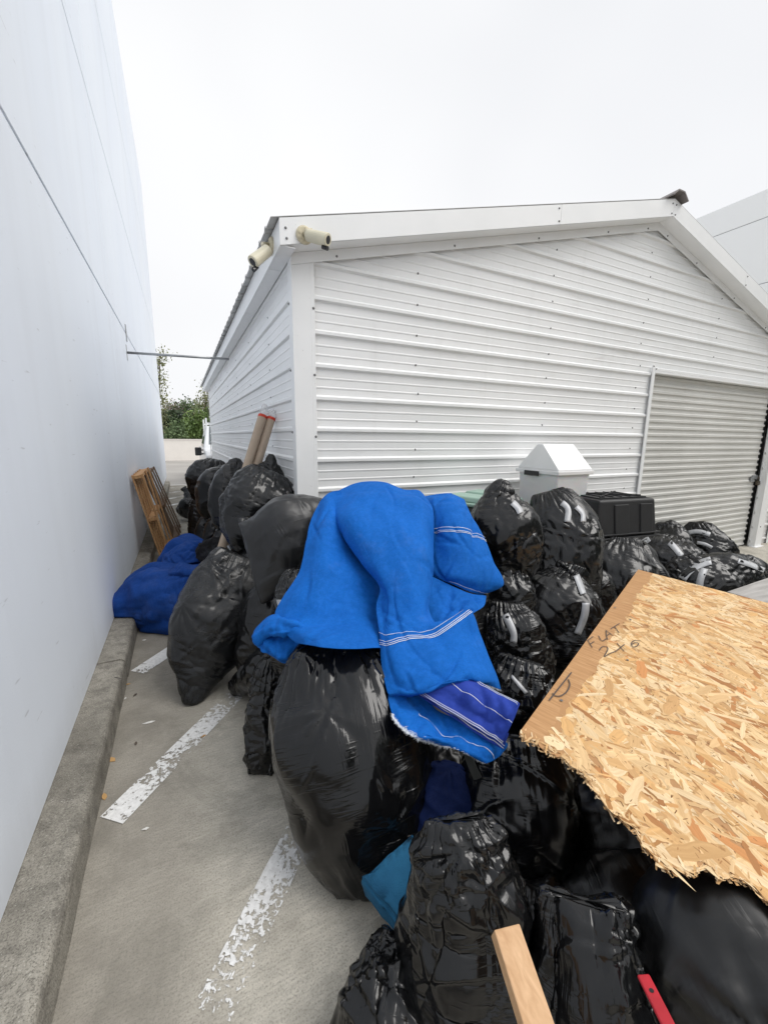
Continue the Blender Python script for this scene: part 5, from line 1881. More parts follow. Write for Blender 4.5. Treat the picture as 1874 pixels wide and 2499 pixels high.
HC = patch([
    [(411, 1392, 3.42), (440, 1372, 3.40), (470, 1378, 3.38), (520, 1372, 3.36), (545, 1372, 3.34)],
    [(414, 1402, 3.34), (440, 1392, 3.30), (468, 1398, 3.29), (520, 1385, 3.28), (545, 1382, 3.28)],
    [(425, 1409, 3.37), (450, 1409, 3.33), (475, 1413, 3.32), (520, 1396, 3.31), (543, 1390, 3.32)]], 24, 50, .02, 23, fold=.015)
grids_mesh('top_cloth', [HA, HB, HC], M['tarp_dark'], heap)
BB = bag('heapband', 'x', [(488, 1352, 3.5, 14, 16), (505, 1348, 3.5, 24, 22), (525, 1342, 3.48, 26, 22), (545, 1338, 3.46, 14, 12)], 'mesh_black', .5, .06, .05, .1, .05, name='black_band', cat='x', group=None, pleat=.004)
for k_ in ('label', 'category'): del BB[k_]
BB.parent = heap
BB.matrix_parent_inverse = Matrix.Translation(-heap.location)

# ================================================================== HARD THINGS
# ---- OSB sheet with a torn end
A_ = ground(1557, 1390, .70)
B_ = ground(1262, 1795, .70)
dC = ray(1874, 1472)
e1 = B_ - A_
sC = (e1 @ (A_ - CAM)) / (e1 @ dC)
C_pt = CAM + dC * sC
ex_ = (B_ - A_) / np.linalg.norm(B_ - A_)           # along the left edge, far -> near
ey_ = (C_pt - A_)
ey_ -= ex_ * (ey_ @ ex_)
ey_ /= np.linalg.norm(ey_)                          # across, left -> right
ez_ = np.cross(ex_, ey_)
if ez_[2] < 0: ez_ = -ez_


def on_board(px, py):
    d = ray(px, py)
    P = CAM + d * ((A_ - CAM) @ ez_) / (d @ ez_)
    return np.array([(P - A_) @ ex_, (P - A_) @ ey_])


def bp(u, v, h=0.): return A_ + ex_ * u + ey_ * v + ez_ * h


def r5(x, y): return (1100 + x / 1.925, 1350 + y / 1.925)


BWID = 1.22
torn_px = [(316, 830), (345, 875), (400, 893), (430, 925), (480, 945), (530, 962), (575, 1010), (625, 1040), (655, 1100), (700, 1140), (740, 1210), (800, 1250), (850, 1285), (885, 1330), (905, 1385), (950, 1420),
           (975, 1460), (1030, 1495), (1100, 1500), (1150, 1505), (1190, 1470), (1225, 1480), (1260, 1530), (1330, 1525), (1400, 1545), (1440, 1590), (1490, 1645)]
torn = np.array([on_board(*r5(*p)) for p in torn_px])
torn = np.vstack([torn, [[torn[-1, 0] + .05, torn[-1, 1] + .15], [torn[-1, 0] + .02, BWID]]])
o_ = np.argsort(torn[:, 1])
tv_, tu_ = torn[o_, 1], torn[o_, 0]


def u_max(v): return np.interp(v, tv_, tu_)


bd = empty('osb_board', bp(.9, .6), 'pale OSB sheet with a torn ragged end lying over the bags', 'board')
# core slab
rg = np.random.default_rng(21)
b = MB()
NV = 160
vs_ = np.linspace(0, BWID, NV + 1)
jag = [float(u_max(v)) + rg.normal(0, .006) - .006 for v in vs_]
TH = .0115
for k in range(NV):
    v0, v1 = vs_[k], vs_[k + 1]
    a0, a1 = jag[k], jag[k + 1]
    ins = .004 + rg.uniform(0, .01)
    b.hexa([bp(0, v0, -TH), bp(0, v1, -TH), bp(a1 - ins, v1, -TH), bp(a0 - ins, v0, -TH)], [bp(0, v0, 0), bp(0, v1, 0), bp(a1, v1, 0), bp(a0, v0, 0)])
core = b.build('core', M['osb_edge'], bd)
# strands
STR = MB()
cols, uvs = [], []
pal = np.array([(.74, .52, .28), (.70, .47, .24), (.65, .42, .205), (.76, .57, .34), (.58, .35, .16), (.78, .60, .37), (.64, .385, .165), (.52, .28, .11), (.61, .375, .17)])
wgt = np.array([.20, .16, .13, .15, .07, .10, .09, .03, .07])
EDGE = .088


def edge_w(u): return EDGE + .008 * math.sin(u * 9) + .006 * math.sin(u * 31 + 1) - (.03 if u > jag[0] - .25 else 0) * 1.


def strand(u, v, ang, L, W, h, col, over=0., tilt=0.):
    n_ = 7
    ca, sa = math.cos(ang), math.sin(ang)
    top, bot = [], []
    for k in range(n_):
        f = -1 + 2 * k / (n_ - 1)
        ww = W / 2 * (1 - .25 * abs(f) ** 3) * rg.uniform(.8, 1.1)
        if k in (0, n_ - 1): ww *= rg.uniform(.15, .9)
        sk = rg.normal(0, W * .05)
        for s, lst in ((1, top), (-1, bot)):
            uu = u + f * L / 2 * ca - (s * ww + sk) * sa
            vv = v + f * L / 2 * sa + (s * ww + sk) * ca
            um = float(u_max(vv)) + over
            uu = min(uu, um + rg.uniform(-.004, .004))
            uu = max(uu, .001)
            vv = min(max(vv, edge_w(uu) + rg.normal(0, .003) if v > EDGE * .9 else .001), BWID - .001)
            lst.append((uu, vv, f, s))
    P, UVs = [], []
    for (uu, vv, f, s) in bot + top[::-1]:
        P.append(bp(uu, vv, h + tilt * f))
        UVs.append((s * W + u * 7.7, f * L / 2 + v * 3.1))
    m = n_
    fs = [(k, k + 1, 2 * m - 2 - k, 2 * m - 1 - k) for k in range(m - 1)]
    STR.add(P, fs)
    for f_ in fs:
        cols.append(col)
        uvs.append([UVs[i] for i in f_])


def pick():
    c_ = pal[rg.choice(len(pal), p=wgt / wgt.sum())] * rg.uniform(.98, 1.2)
    return tuple(np.clip(c_, 0, .92))


MEAN_A = math.radians(60)
plan = ['big'] * 1700 + ['mid'] * 1900 + ['small'] * 1500
rg.shuffle(plan)
plan = ['big'] * 1600 + plan + ['speck'] * 2600
for cnt, kind in enumerate(plan):
    v = rg.uniform(EDGE, BWID)
    u = rg.uniform(0, float(u_max(v)))
    h = .0006 + .0006 * cnt / len(plan)
    ang = rg.normal(MEAN_A, math.radians(30)) if rg.random() < .55 else rg.uniform(0, math.pi)
    if kind == 'big':
        L, W, c_ = rg.uniform(.05, .16), rg.uniform(.012, .042), pick()
        if rg.random() < .075: c_ = tuple(np.array((.55, .25, .095)) * rg.uniform(.7, 1.2))
    elif kind == 'mid':
        L, W, c_ = rg.uniform(.022, .07), rg.uniform(.004, .015), tuple(np.array(pick()) * rg.uniform(.85, 1.04))
        if rg.random() < .05: c_ = tuple(np.array((.45, .22, .08)) * rg.uniform(.7, 1.2))
    elif kind == 'small':
        L, W, c_ = rg.uniform(.012, .05), rg.uniform(.002, .008), tuple(np.array(pick()) * rg.uniform(.72, 1.06))
    else:
        L, W, c_ = rg.uniform(.004, .018), rg.uniform(.0012, .0035), tuple(np.array((.30, .15, .06)) * rg.uniform(.5, 1.4))
    strand(u, v, ang, L, W, h, c_)
# ragged splinters along the torn end, at several levels
for k in range(620):
    v = rg.uniform(0.0, BWID)
    um = float(u_max(v))
    lvl = rg.uniform(-TH, .002)
    strand(um - rg.uniform(.0, .02), v, rg.normal(math.radians(30), .7), rg.uniform(.012, .05), rg.uniform(.002, .008), lvl, tuple(np.array(pick()) * np.array([1.02, 1.05, 1.1])), over=rg.uniform(0, .011), tilt=rg.normal(0, .004))
for (sx_, sy_), (qx, qy), ww in ((r5(985, 1440), r5(1152, 1600), .011), (r5(960, 1465), r5(1000, 1490), .009), (r5(1200, 1480), r5(1262, 1540), .012), (r5(640, 1090), r5(668, 1115), .006), (r5(895, 1375), r5(915, 1395), .006)):
    p0, p1 = on_board(sx_, sy_), on_board(qx, qy)
    d = (p1 - p0)
    L = np.linalg.norm(d)
    d /= L
    nrm = np.array([-d[1], d[0]])
    pts = [p0 - nrm * ww / 2, p0 + nrm * ww / 2, p0 + d * L * .6 + nrm * ww * .3, p1, p0 + d * L * .6 - nrm * ww * .35]
    STR.add([bp(p[0], p[1], .0034) for p in pts], [(0, 1, 2, 4), (4, 2, 3)])
    for f_ in ((0, 1, 2, 4), (4, 2, 3)):
        cols.append((.84, .66, .40))
        uvs.append([(.01 * i, .02 * i) for i in f_])
me = bpy.data.meshes.new('strands')
me.from_pydata(STR.v, [], STR.f)
ca_ = me.color_attributes.new('strand', 'FLOAT_COLOR', 'CORNER')
uvl = me.uv_layers.new(name='UVMap')
cb = np.concatenate([np.tile(np.array([*c_, 1.], np.float32), (len(f_), 1)) for c_, f_ in zip(cols, STR.f)])
ca_.data.foreach_set('color', cb.ravel())
uvl.data.foreach_set('uv', np.concatenate([np.array(u_, np.float32) for u_ in uvs]).ravel())
link('strand_face', me, M['osb'], bd)
# bare strip along the left edge
b = MB()
uv_e = []
K = 80
um0 = jag[2]
for k in range(K):
    u0, u1 = um0 * k / K, um0 * (k + 1) / K
    b.quad(bp(u0, .001, .0006), bp(u1, .001, .0006), bp(u1, edge_w(u1) + .012, .0006), bp(u0, edge_w(u0) + .012, .0006))
    uv_e.append([(0, u0), (0, u1), (.1, u1), (.1, u0)])
es = b.build('bare_strip', M['osb_edge'], bd)
ul = es.data.uv_layers.new(name='UVMap')
for p in es.data.polygons:
    for li in p.loop_indices:
        co = np.array(es.data.vertices[es.data.loops[li].vertex_index].co)
        ul.data[li].uv = ((co - A_) @ ey_, (co - A_) @ ex_)
# pencilled words: FLAT / 2X6 and a D
def zz(x, y): return (1130 + x / 3.53, 1450 + y / 3.53)


strokes = [
    [(1072, 405), (1112, 468)], [(1072, 405), (1120, 372)], [(1092, 438), (1128, 415)],                       # F
    [(1165, 365), (1195, 410), (1235, 388)],                                                                  # L
    [(1243, 400), (1233, 360), (1230, 318)], [(1230, 318), (1292, 365)], [(1238, 364), (1266, 344)],             # A
    [(1270, 306), (1346, 258)], [(1302, 284), (1342, 340)],                                                   # T
    [(1172, 492), (1195, 462), (1235, 460), (1245, 485), (1215, 545), (1262, 520), (1310, 500)],               # 2
    [(1325, 430), (1385, 500)], [(1308, 505), (1388, 440)],                                                    # X
    [(1530, 410), (1478, 405), (1448, 430), (1460, 460), (1495, 455), (1510, 430), (1480, 425), (1452, 440)],  # 6
    [(932, 682), (890, 735), (790, 860), (740, 925)], [(905, 742), (917, 790), (890, 850), (840, 885), (795, 885), (765, 862)]]      # D
for grp in (strokes[:-2], strokes[-2:]):
    b = MB()
    for stt in grp:
        P = np.array([[*on_board(*zz(*p)), 0] for p in stt])
        P = catmull(P, 6 * len(P)) if len(P) > 2 else P
        for p0, p1 in zip(P[:-1], P[1:]):
            d = (p1 - p0)[:2]
            d = d / (np.linalg.norm(d) + 1e-9)
            nr = np.array([-d[1], d[0]]) * (.0026 if len(grp) < 4 else .0021)
            b.quad(*[bp(q_[0], q_[1], .0042) for q_ in (p0[:2] - nr, p1[:2] - nr, p1[:2] + nr, p0[:2] + nr)])
    b.build('handwriting', M['marker'], bd)
for px, py in (zz(845, 925), zz(1307, 122), zz(1440, 225), zz(1415, 575)):
    b = MB()
    p = on_board(px, py)
    b.add([bp(p[0] + .006 * math.cos(k * .785), p[1] + .006 * math.sin(k * .785), .0045) for k in range(8)], [tuple(range(8))])
    b.build('nail_head', M['screw'], bd)

# ---- grey plywood scrap right of it
zg = .42
g0, g1, g2 = ground(1774, 1444, zg), ground(1880, 1408, zg), ground(1880, 1474, zg)
gp = empty('plywood_sheet', g0, 'weathered grey plywood corner at the right edge behind the OSB', 'board')
b = MB()
d1 = (g1 - g0)
d1 /= np.linalg.norm(d1)
d2 = (g2 - g0)
d2 -= d1 * (d2 @ d1)
d2 /= np.linalg.norm(d2)
ang0 = (g2 - g0) / np.linalg.norm(g2 - g0)
q0, q1, q2, q3 = g0, g0 + d1 * .95, g0 + d1 * .95 + ang0 * .8, g0 + ang0 * .8
b.hexa([q0 - [0, 0, .018], q1 - [0, 0, .018], q2 - [0, 0, .018], q3 - [0, 0, .018]], [q0, q1, q2, q3])
b.build('panel', M['greyply'], gp, bevel=.002, seg=1)
bag('g1', 'bag hidden beneath the grey plywood at the right edge',
    [(1900, 1700, 2.9, 70, 60), (1900, 1640, 2.9, 110, 90), (1900, 1560, 2.9, 100, 80), (1900, 1510, 2.9, 50, 36), (1900, 1500, 2.9, 20, 14)], 'film', .45, .05, .1, .1, .16)

# ---- timber, red strip, foam
b = MB()
e0, e1_ = at(1237, 2262, .93), at(1322, 2520, .80)
dv_ = (e1_ - e0) / np.linalg.norm(e1_ - e0)
e2 = e1_ + dv_ * .25
wv_ = at(1269, 2265, .93) - at(1204, 2259, .93)
wv_ -= dv_ * (wv_ @ dv_)
wv_ = wv_ / np.linalg.norm(wv_)
nv_ = np.cross(wv_, dv_)
if nv_[2] < 0: nv_ = -nv_
hw, th = .032, .038
b.hexa([e0 - wv_ * hw - nv_ * th, e0 + wv_ * hw - nv_ * th, e2 + wv_ * hw - nv_ * th, e2 - wv_ * hw - nv_ * th], [e0 - wv_ * hw, e0 + wv_ * hw, e2 + wv_ * hw, e2 - wv_ * hw])
lm_ = b.build('timber_offcut', M['pine'], bevel=.003)
tag(lm_, 'square-cut pale pine timber offcut poking up from the glossy bags', 'timber')
b = MB()
e0, e1_ = at(1563, 2366, .86), at(1636, 2510, .76)
dv_ = (e1_ - e0) / np.linalg.norm(e1_ - e0)
e2 = e1_ + dv_ * .2
wv_ = at(1578, 2364, .86) - at(1549, 2368, .86)
wv_ -= dv_ * (wv_ @ dv_)
wv_ /= np.linalg.norm(wv_)
nv_ = np.cross(wv_, dv_)
if nv_[2] < 0: nv_ = -nv_
for a0, sc_ in ((0, 1),):
    c0 = e0 + dv_ * .008
    b.hexa([c0 - wv_ * .013 - nv_ * .008, c0 + wv_ * .013 - nv_ * .008, e2 + wv_ * .013 - nv_ * .008, e2 - wv_ * .013 - nv_ * .008], [c0 - wv_ * .013, c0 + wv_ * .013, e2 + wv_ * .013, e2 - wv_ * .013])
rs = b.build('painted_strip', M['red'], bevel=.005, seg=3)
tag(rs, 'narrow red painted strip of wood with a dark nail hole near its end', 'strip')
b = MB()
hp = e0 + dv_ * .04 + nv_ * .0008
b.add([hp + (wv_ * math.cos(k * .6283) + dv_ * math.sin(k * .6283)) * .0045 for k in range(10)], [tuple(range(10))])
b.build('nail_hole', M['darkgap'], rs)

# foam block
fa, fb, fc, fd = at(880, 2140, 1.36), at(1010, 2026, 1.42), at(1040, 2240, 1.24), at(974, 2264, 1.24)
ofs = np.array([.01, -.01, -.065])
fa2, fb2, fc2, fd2 = fa + ofs * 1.1, fb + ofs * 2, fc + ofs * 1.5, fd + ofs
bm = bmesh.new()
vv_ = [bm.verts.new(tuple(p)) for p in (fa, fb, fc, fd, fa2, fb2, fc2, fd2)]
for f_ in ((0, 1, 2, 3), (7, 6, 5, 4), (0, 4, 5, 1), (1, 5, 6, 2), (2, 6, 7, 3), (3, 7, 4, 0)): bm.faces.new([vv_[i] for i in f_])
bmesh.ops.recalc_face_normals(bm, faces=bm.faces)
bmesh.ops.bevel(bm, geom=bm.edges[:], offset=.010, segments=3, affect='EDGES')
bmesh.ops.triangulate(bm, faces=bm.faces[:])
bmesh.ops.subdivide_edges(bm, edges=bm.edges[:], cuts=5, use_grid_fill=True)
wf = waves(3, .09)
wf2 = waves(4, .03)
bm.normal_update()
for v in bm.verts:
    p = np.array(v.co)
    v.co += v.normal * float(wf(p) * .004 + wf2(p) * .0015)
me = bpy.data.meshes.new('foam_block')
bm.to_mesh(me)
bm.free()
fo = link('foam_block', me, M['foam'], None, True)
tag(fo, 'chunk of blue foam wedged between the largest bag and glossy bag', 'foam')

# ---- black tub turned upside down
def tub():
    c0 = at(1464, 1222, 3.36)
    z1 = c0[2]
    zb = at(1478, 1320, 3.30)[2]
    cr = ground(1600, 1215, z1)
    cl = ground(1374, 1211, z1)
    # square the plan: use the front edge, set the depth from the left corner
    ux = cr - c0
    ux[2] = 0
    ux = ux / np.linalg.norm(ux)
    uy = np.array([-ux[1], ux[0], 0])
    # front edge length so its far end projects to px 1600
    def px_of(P):
        q_ = R.T @ (P - CAM)
        return CX + F * q_[0] / q_[2]
    ang = math.radians(12)
    best = None
    for ang in np.radians(np.arange(-40, 60, 2)):
        ux = np.array([math.cos(ang), math.sin(ang), 0])
        uy = np.array([-ux[1], ux[0], 0])
        L = next((l for l in np.arange(.2, 1.2, .01) if px_of(c0 + ux * l) >= 1598), None)
        Wd = next((l for l in np.arange(.1, 1.2, .01) if px_of(c0 + uy * l) <= 1374), None)
        if L is None or Wd is None: continue
        sc_ = abs(L - .62) + abs(Wd - .45)
        if best is None or sc_ < best[0]: best = (sc_, ux, uy, L, Wd)
    _, ux, uy, L, Wd = best
    root = empty('storage_tub', [*(c0 + ux * L / 2 + uy * Wd / 2)[:2], zb], 'black plastic storage tub upside down on the bags by the door', 'tub')
    def P(a, b__, z): return c0 * [1, 1, 0] + ux * a + uy * b__ + np.array([0, 0, z])
    H_ = z1 - zb
    e = .045
    b = MB()
    b.hexa([P(-e * .8, -e, zb), P(L + e * .3, -e, zb), P(L + e * .3, Wd + e, zb), P(-e * .8, Wd + e, zb)], [P(0, 0, z1), P(L, 0, z1), P(L, Wd, z1), P(0, Wd, z1)])
    b.build('body', M['black_plastic'], root, bevel=.02, seg=3)
    b = MB()
    for dz, ee in ((.0, .075), (.028, .06)):
        z = zb + dz
        b.hexa([P(-ee, -ee, z - .012), P(L + ee * .6, -ee, z - .012), P(L + ee * .6, Wd + ee, z - .012), P(-ee, Wd + ee, z - .012)], [P(-ee, -ee, z), P(L + ee * .6, -ee, z), P(L + ee * .6, Wd + ee, z), P(-ee, Wd + ee, z)])
    b.build('rim', M['black_plastic'], root, bevel=.004)
    for f0, f1 in ((.24, .50), (.70, .93)):
        b = MB()
        t0, t1 = .13, .97
        def S(f, t, o__):
            zz_ = z1 - (z1 - zb) * t
            y_ = -e * t - o__
            return P(f * L, y_, zz_)
        b.hexa([S(f0, t1, -.002), S(f1, t1, -.002), S(f1, t0, -.002), S(f0, t0, -.002)], [S(f0 + .01, t1, .012), S(f1 - .01, t1, .012), S(f1 - .01, t0, .012), S(f0 + .01, t0, .012)])
        b.build('side_panel', M['black_plastic'], root, bevel=.004)
    b = MB()
    m_ = .05
    b.hexa([P(m_, m_, z1 - .001), P(L - m_, m_, z1 - .001), P(L - m_, Wd - m_, z1 - .001), P(m_, Wd - m_, z1 - .001)], [P(m_, m_, z1 + .012), P(L - m_, m_, z1 + .012), P(L - m_, Wd - m_, z1 + .012), P(m_, Wd - m_, z1 + .012)])
    for k in range(5):
        f = (k + .5) / 5
        b.beam(P(m_ + .02 + (L - 2 * m_ - .04) * f, m_ + .02, z1 + .015), P(m_ + .02 + (L - 2 * m_ - .04) * f, Wd - m_ - .02, z1 + .015), .008, .01)
    b.beam(P(m_ + .03, m_ + .03, z1 + .017), P(L - m_ - .03, Wd - m_ - .03, z1 + .017), .012, .012)
    b.beam(P(L - m_ - .03, m_ + .03, z1 + .0185), P(m_ + .03, Wd - m_ - .03, z1 + .0185), .012, .012)
    b.build('ribbed_base', M['black_plastic'], root)


tub()


# ---- white bin with a house-shaped swing lid
def white_bin():
    c0 = at(1363, 1151, 3.42)        # front corner of the rim
    z1 = c0[2]
    def px_of(P):
        q_ = R.T @ (P - CAM)
        return CX + F * q_[0] / q_[2]
    best = None
    for ang in np.radians(np.arange(-40, 70, 2)):
        ux = np.array([math.cos(ang), math.sin(ang), 0])
        uy = np.array([-ux[1], ux[0], 0])
        L = next((l for l in np.arange(.1, 1.2, .01) if px_of(c0 + ux * l) >= 1444), None)
        Wd = next((l for l in np.arange(.1, 1.2, .01) if px_of(c0 + uy * l) <= 1264), None)
        if L is None or Wd is None: continue
        y_far = (c0 + ux * L + uy * Wd)[1]
        sc_ = abs(L - .42) + abs(Wd - .40) + max(0, y_far - 2.93) * 5
        if best is None or sc_ < best[0]: best = (sc_, ux, uy, L, Wd)
    _, ux, uy, L, Wd = best
    print('white bin', L, Wd, c0, (c0 + ux * L + uy * Wd))
    zb = .5
    root = empty('waste_bin', [*(c0 + ux * L / 2 + uy * Wd / 2)[:2], zb], 'translucent white waste bin with a house-shaped lid by the garage wall', 'bin')
    def P(a, b__, z): return c0 * [1, 1, 0] + ux * a + uy * b__ + np.array([0, 0, z])
    b = MB()
    e = .05
    b.hexa([P(e, e, zb), P(L - e, e, zb), P(L - e, Wd - e, zb), P(e, Wd - e, zb)], [P(.008, .008, z1 - .02), P(L - .008, .008, z1 - .02), P(L - .008, Wd - .008, z1 - .02), P(.008, Wd - .008, z1 - .02)])
    b.build('body', M['bin'], root, bevel=.015, seg=3)
    b = MB()
    b.hexa([P(-.012, -.012, z1 - .035), P(L + .012, -.012, z1 - .035), P(L + .012, Wd + .012, z1 - .035), P(-.012, Wd + .012, z1 - .035)], [P(-.016, -.016, z1), P(L + .016, -.016, z1), P(L + .016, Wd + .016, z1), P(-.016, Wd + .016, z1)])
    b.build('rim', M['lid_white'], root, bevel=.006)
    zr = ony(1316, 1083, (c0 + uy * Wd / 2)[1])[2]
    b = MB()
    rise = .012
    r_in = .05
    pts = [P(0, 0, z1 + rise), P(L, 0, z1 + rise), P(L, Wd, z1 + rise), P(0, Wd, z1 + rise)]
    pts += [P(.015, Wd / 2 - .03, zr), P(L - .015, Wd / 2 - .03, zr), P(L - .015, Wd / 2 + .03, zr), P(.015, Wd / 2 + .03, zr)]
    lo_ = [P(0, 0, z1), P(L, 0, z1), P(L, Wd, z1), P(0, Wd, z1)]
    b.hexa(lo_, pts[:4])
    b.add(pts, [(0, 1, 5, 4), (4, 5, 6, 7), (2, 3, 7, 6), (0, 4, 7, 3), (1, 2, 6, 5)])
    b.build('lid', M['lid_white'], root, bevel=.012, seg=3)
    b = MB()
    b.hexa([P(-.02, Wd * .42, z1 - .055), P(-.02, Wd * .78, z1 - .055), P(-.02, Wd * .78, z1 - .012), P(-.02, Wd * .42, z1 - .012)], [P(-.013, Wd * .42, z1 - .055), P(-.013, Wd * .78, z1 - .055), P(-.013, Wd * .78, z1 - .012), P(-.013, Wd * .42, z1 - .012)])
    b.build('handle', M['black_plastic'], root)
    bag('f2', 'bag hidden beneath the white bin',
        [(1400, 1560, 3.66, 60, 50), (1400, 1500, 3.66, 90, 70), (1395, 1410, 3.66, 90, 70), (1390, 1350, 3.66, 60, 50), (1388, 1336, 3.66, 30, 24)], 'film', .45, .05, .1, .1, .16)


white_bin()

# ---- wheeled bin with a sage lid
c0 = at(1172, 1216, 3.28)
gb = empty('lidded_bin', [c0[0], c0[1], 0], 'dark bin with a sage green lid behind the blue tarp', 'bin')
zl = c0[2]
ux, uy = np.array([math.cos(.35), math.sin(.35), 0]), np.array([-math.sin(.35), math.cos(.35), 0])
hw_, hd = .30, .22


def P(a, b__, z): return np.array([c0[0], c0[1], z]) + ux * a + uy * b__


b = MB()
b.hexa([P(-.22, -.17, 0), P(.22, -.17, 0), P(.22, .17, 0), P(-.22, .17, 0)], [P(-hw_ + .02, -hd + .02, zl - .03), P(hw_ - .02, -hd + .02, zl - .03), P(hw_ - .02, hd - .02, zl - .03), P(-hw_ + .02, hd - .02, zl - .03)])
b.build('body', M['bin_dark'], gb, bevel=.02)
b = MB()
b.hexa([P(-hw_, -hd, zl - .028), P(hw_, -hd, zl - .028), P(hw_, hd, zl - .028), P(-hw_, hd, zl - .028)], [P(-hw_, -hd, zl), P(hw_, -hd, zl), P(hw_, hd, zl), P(-hw_, hd, zl)])
b.hexa([P(-hw_ + .03, -hd + .03, zl + .001), P(-.03, -hd + .03, zl + .001), P(-.03, hd - .03, zl + .001), P(-hw_ + .03, hd - .03, zl + .001)], [P(-hw_ + .05, -hd + .05, zl + .04), P(-.05, -hd + .05, zl + .04), P(-.05, hd - .05, zl + .04), P(-hw_ + .05, hd - .05, zl + .04)])
b.hexa([P(.03, -hd + .03, zl + .001), P(hw_ - .03, -hd + .03, zl + .001), P(hw_ - .03, hd - .03, zl + .001), P(.03, hd - .03, zl + .001)], [P(.05, -hd + .05, zl + .04), P(hw_ - .05, -hd + .05, zl + .04), P(hw_ - .05, hd - .05, zl + .04), P(.05, hd - .05, zl + .04)])
b.build('lid', M['lid_green'], gb, bevel=.012, seg=3)

# ---- cardboard tubes leaning on the garage side
dl = None
for i, (tp, bt, lab) in enumerate((((641, 1014, 3.55), (541, 1342, 3.30), 'cardboard tube with red tape collar, left of the leaning pair'), ((662, 1020, 3.60), (560, 1350, 3.34), 'cardboard tube with red tape collar, right of the leaning pair'))):
    a_, b_p = at(*tp), at(*bt)
    d = (b_p - a_) / np.linalg.norm(b_p - a_)
    L = (a_[2] - .03) / -d[2]
    foot = a_ + d * L
    r_ = .037
    root = empty('cardboard_tube', foot, lab, 'tube', 'cardboard tubes leaning on the garage')
    b = MB()
    b.tube([a_, foot], r_, 24)
    b.build('shell', M['cardboard'], root, bevel=.002, seg=1)
    b = MB()
    b.tube([a_ - d * .002, a_ + d * .022], r_ + .0015, 24)
    b.build('tape_collar', M['redtape'], root)
    X, Cc = [], []
    bm = bmesh.new()
    bmesh.ops.create_icosphere(bm, subdivisions=4, radius=1)
    wf = waves(50 + i, .045)
    wf2 = waves(60 + i, .1)
    zax = Vector(tuple(-d))
    rot = zax.to_track_quat('Z', 'Y').to_matrix()
    for v in bm.verts:
        c_ = v.co.copy()
        f = (c_.z + 1) / 2
        loc = Vector((c_.x * (r_ + .004) * (1 - .1 * f), c_.y * (r_ + .004) * (1 - .1 * f), f * .085 - .003))
        loc = rot @ loc
        p = np.array(loc)
        k_ = float(wf(p) * .008 + wf2(p) * .008) * min(1, f * 2)
        loc += (rot @ c_) * k_
        v.co = Vector(tuple(a_)) + loc
    me = bpy.data.meshes.new('plastic_wrap')
    bm.to_mesh(me)
    bm.free()
    link('plastic_wrap', me, M['wrap'], root)

# ---- pallets leaning on the pale wall
def pallet(label, lo_y, hi_y, mat, xb, xt, height, ndeck, seed, gapy=0):
    """leans against the wall: foot at xb on the concrete, top at xt"""
    rg = np.random.default_rng(seed)
    root = empty('wooden_pallet', (xb, (lo_y + hi_y) / 2, 0), label, 'pallet', 'pallets leaning on the pale wall')
    up = np.array([xt - xb, 0, math.sqrt(max(.01, height ** 2 - (xt - xb) ** 2))])
    up /= np.linalg.norm(up)
    al = np.array([0, 1., 0])
    nr = np.cross(al, up)          # away from the wall
    if nr[0] < 0: nr = -nr
    base = np.array([xb, lo_y, .004])
    Wd = hi_y - lo_y

    def Q(a, h, o_): return base + al * a + up * h + nr * o_
    # three stringers running along the length, deck boards both faces
    for k in range(3):
        h = .03 + (height - .06) * k / 2
        b = MB()
        b.hexa([Q(0, h - .02, .02), Q(Wd, h - .02, .02), Q(Wd, h + .02, .02), Q(0, h + .02, .02)], [Q(0, h - .02, .108), Q(Wd, h - .02, .108), Q(Wd, h + .02, .108), Q(0, h + .02, .108)])
        b.build('stringer', mat, root, bevel=.002, seg=1)
    for k in range(ndeck):
        a = (Wd - .09) * k / (ndeck - 1)
        b = MB()
        b.hexa([Q(a, 0, .001), Q(a + .09, 0, .001), Q(a + .09, height, .001), Q(a, height, .001)], [Q(a, 0, .019), Q(a + .09, 0, .019), Q(a + .09, height, .019), Q(a, height, .019)])
        b.build('back_board', mat, root, bevel=.002, seg=1)
    for k in range(3):
        a = (Wd - .09) * k / 2
        b = MB()
        b.hexa([Q(a, 0, .109), Q(a + .09, 0, .109), Q(a + .09, height, .109), Q(a, height, .109)], [Q(a, 0, .127), Q(a + .09, 0, .127), Q(a + .09, height, .127), Q(a, height, .127)])
        b.build('front_board', mat, root, bevel=.002, seg=1)


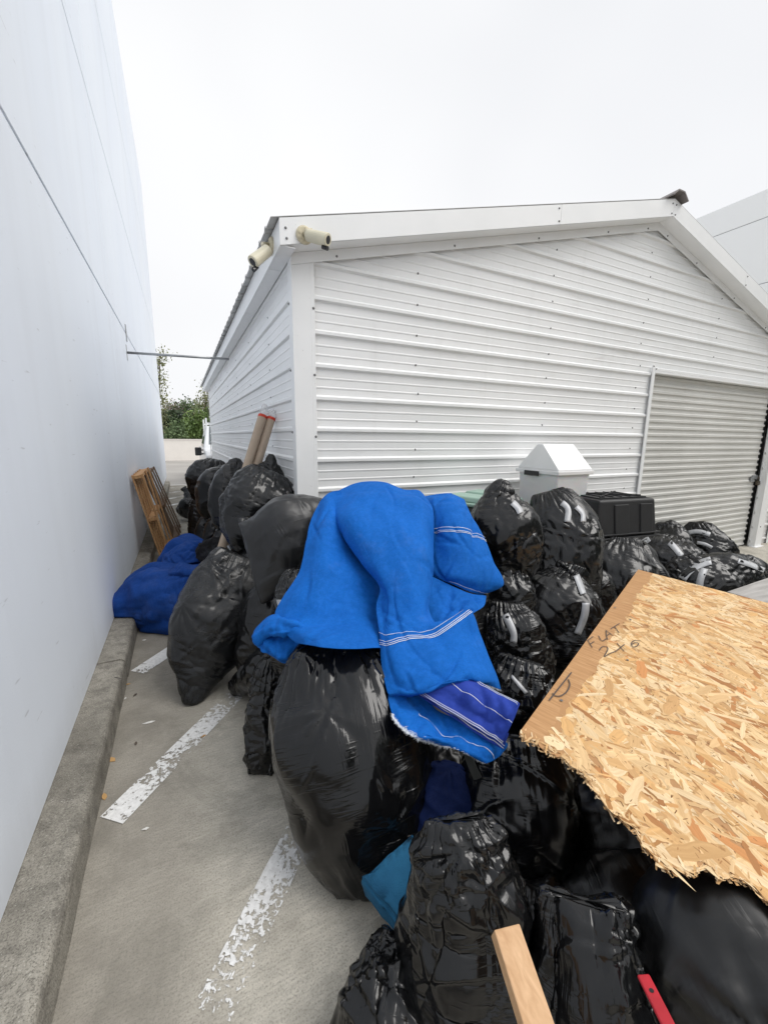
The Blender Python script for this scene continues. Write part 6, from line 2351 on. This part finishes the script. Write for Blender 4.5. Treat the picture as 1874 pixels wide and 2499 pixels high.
pallet('fresh orange pine pallet leaning on the wall, nearest of the pair', 5.75, 6.85, M['pallet'], -.33, -.57, 1.16, 5, 1)
pallet('weathered brown pallet leaning on the wall behind the orange one', 6.9, 7.85, M['pallet_old'], -.22, -.55, 1.12, 6, 2)

# ---- litter on the concrete
for i, (px, py, s_, mt, nm, lab) in enumerate(((271, 1855, .03, 'leaf_dry', 'dry_leaf', 'curled orange leaf at the foot of the kerb'), (255, 1946, .022, 'leaf_dry', 'dry_leaf', 'small brown leaf at the kerb near the long stripe'),
                                               (498, 1797, .02, 'leaf_dry', 'dry_leaf', 'tan leaf beside the worn end of the long stripe'), (363, 1765, .035, 'litter', 'paper_scrap', 'white paper sliver on the bare concrete'),
                                               (332, 1816, .014, 'bark', 'bark_chip', 'dark chip lying near the middle of the alley mouth'), (312, 1671, .016, 'leaf_dry', 'dry_leaf', 'tiny leaf by the kerb above the crack'),
                                               (306, 1706, .014, 'litter', 'paper_scrap', 'white fleck at the kerb foot below the crack'), (330, 1697, .018, 'bark', 'bark_chip', 'dark twig scrap between kerb and leaning bag'),
                                               (352, 1563, .016, 'litter', 'paper_scrap', 'white fleck between dark blue cloth and short stripe'), (355, 2025, .014, 'litter', 'paper_scrap', 'grey fleck right of the long stripe end'))):
    g_ = ground(px, py)
    rg = np.random.default_rng(i + 90)
    a = rg.uniform(0, 6.28)
    u = np.array([math.cos(a), math.sin(a), 0]) * s_
    v = np.array([-math.sin(a), math.cos(a), 0]) * s_ * (.18 if (nm == 'paper_scrap' and i == 3) else .45)
    b = MB()
    z_ = np.array([0, 0, .003])
    pts = [g_ - u + z_, g_ - u * .3 + v + z_ * 1.5, g_ + u * .4 + v * .8 + z_ * 2.5, g_ + u + z_ * 2, g_ + u * .4 - v * .9 + z_, g_ - u * .4 - v + z_ * 1.2]
    b.add(pts, [(0, 1, 2, 3, 4, 5)])
    ob = b.build(nm, M[mt])
    tag(ob, lab, 'leaf' if 'leaf' in nm else 'litter')
    sm = ob.modifiers.new('thick', 'SOLIDIFY')
    sm.thickness = .002
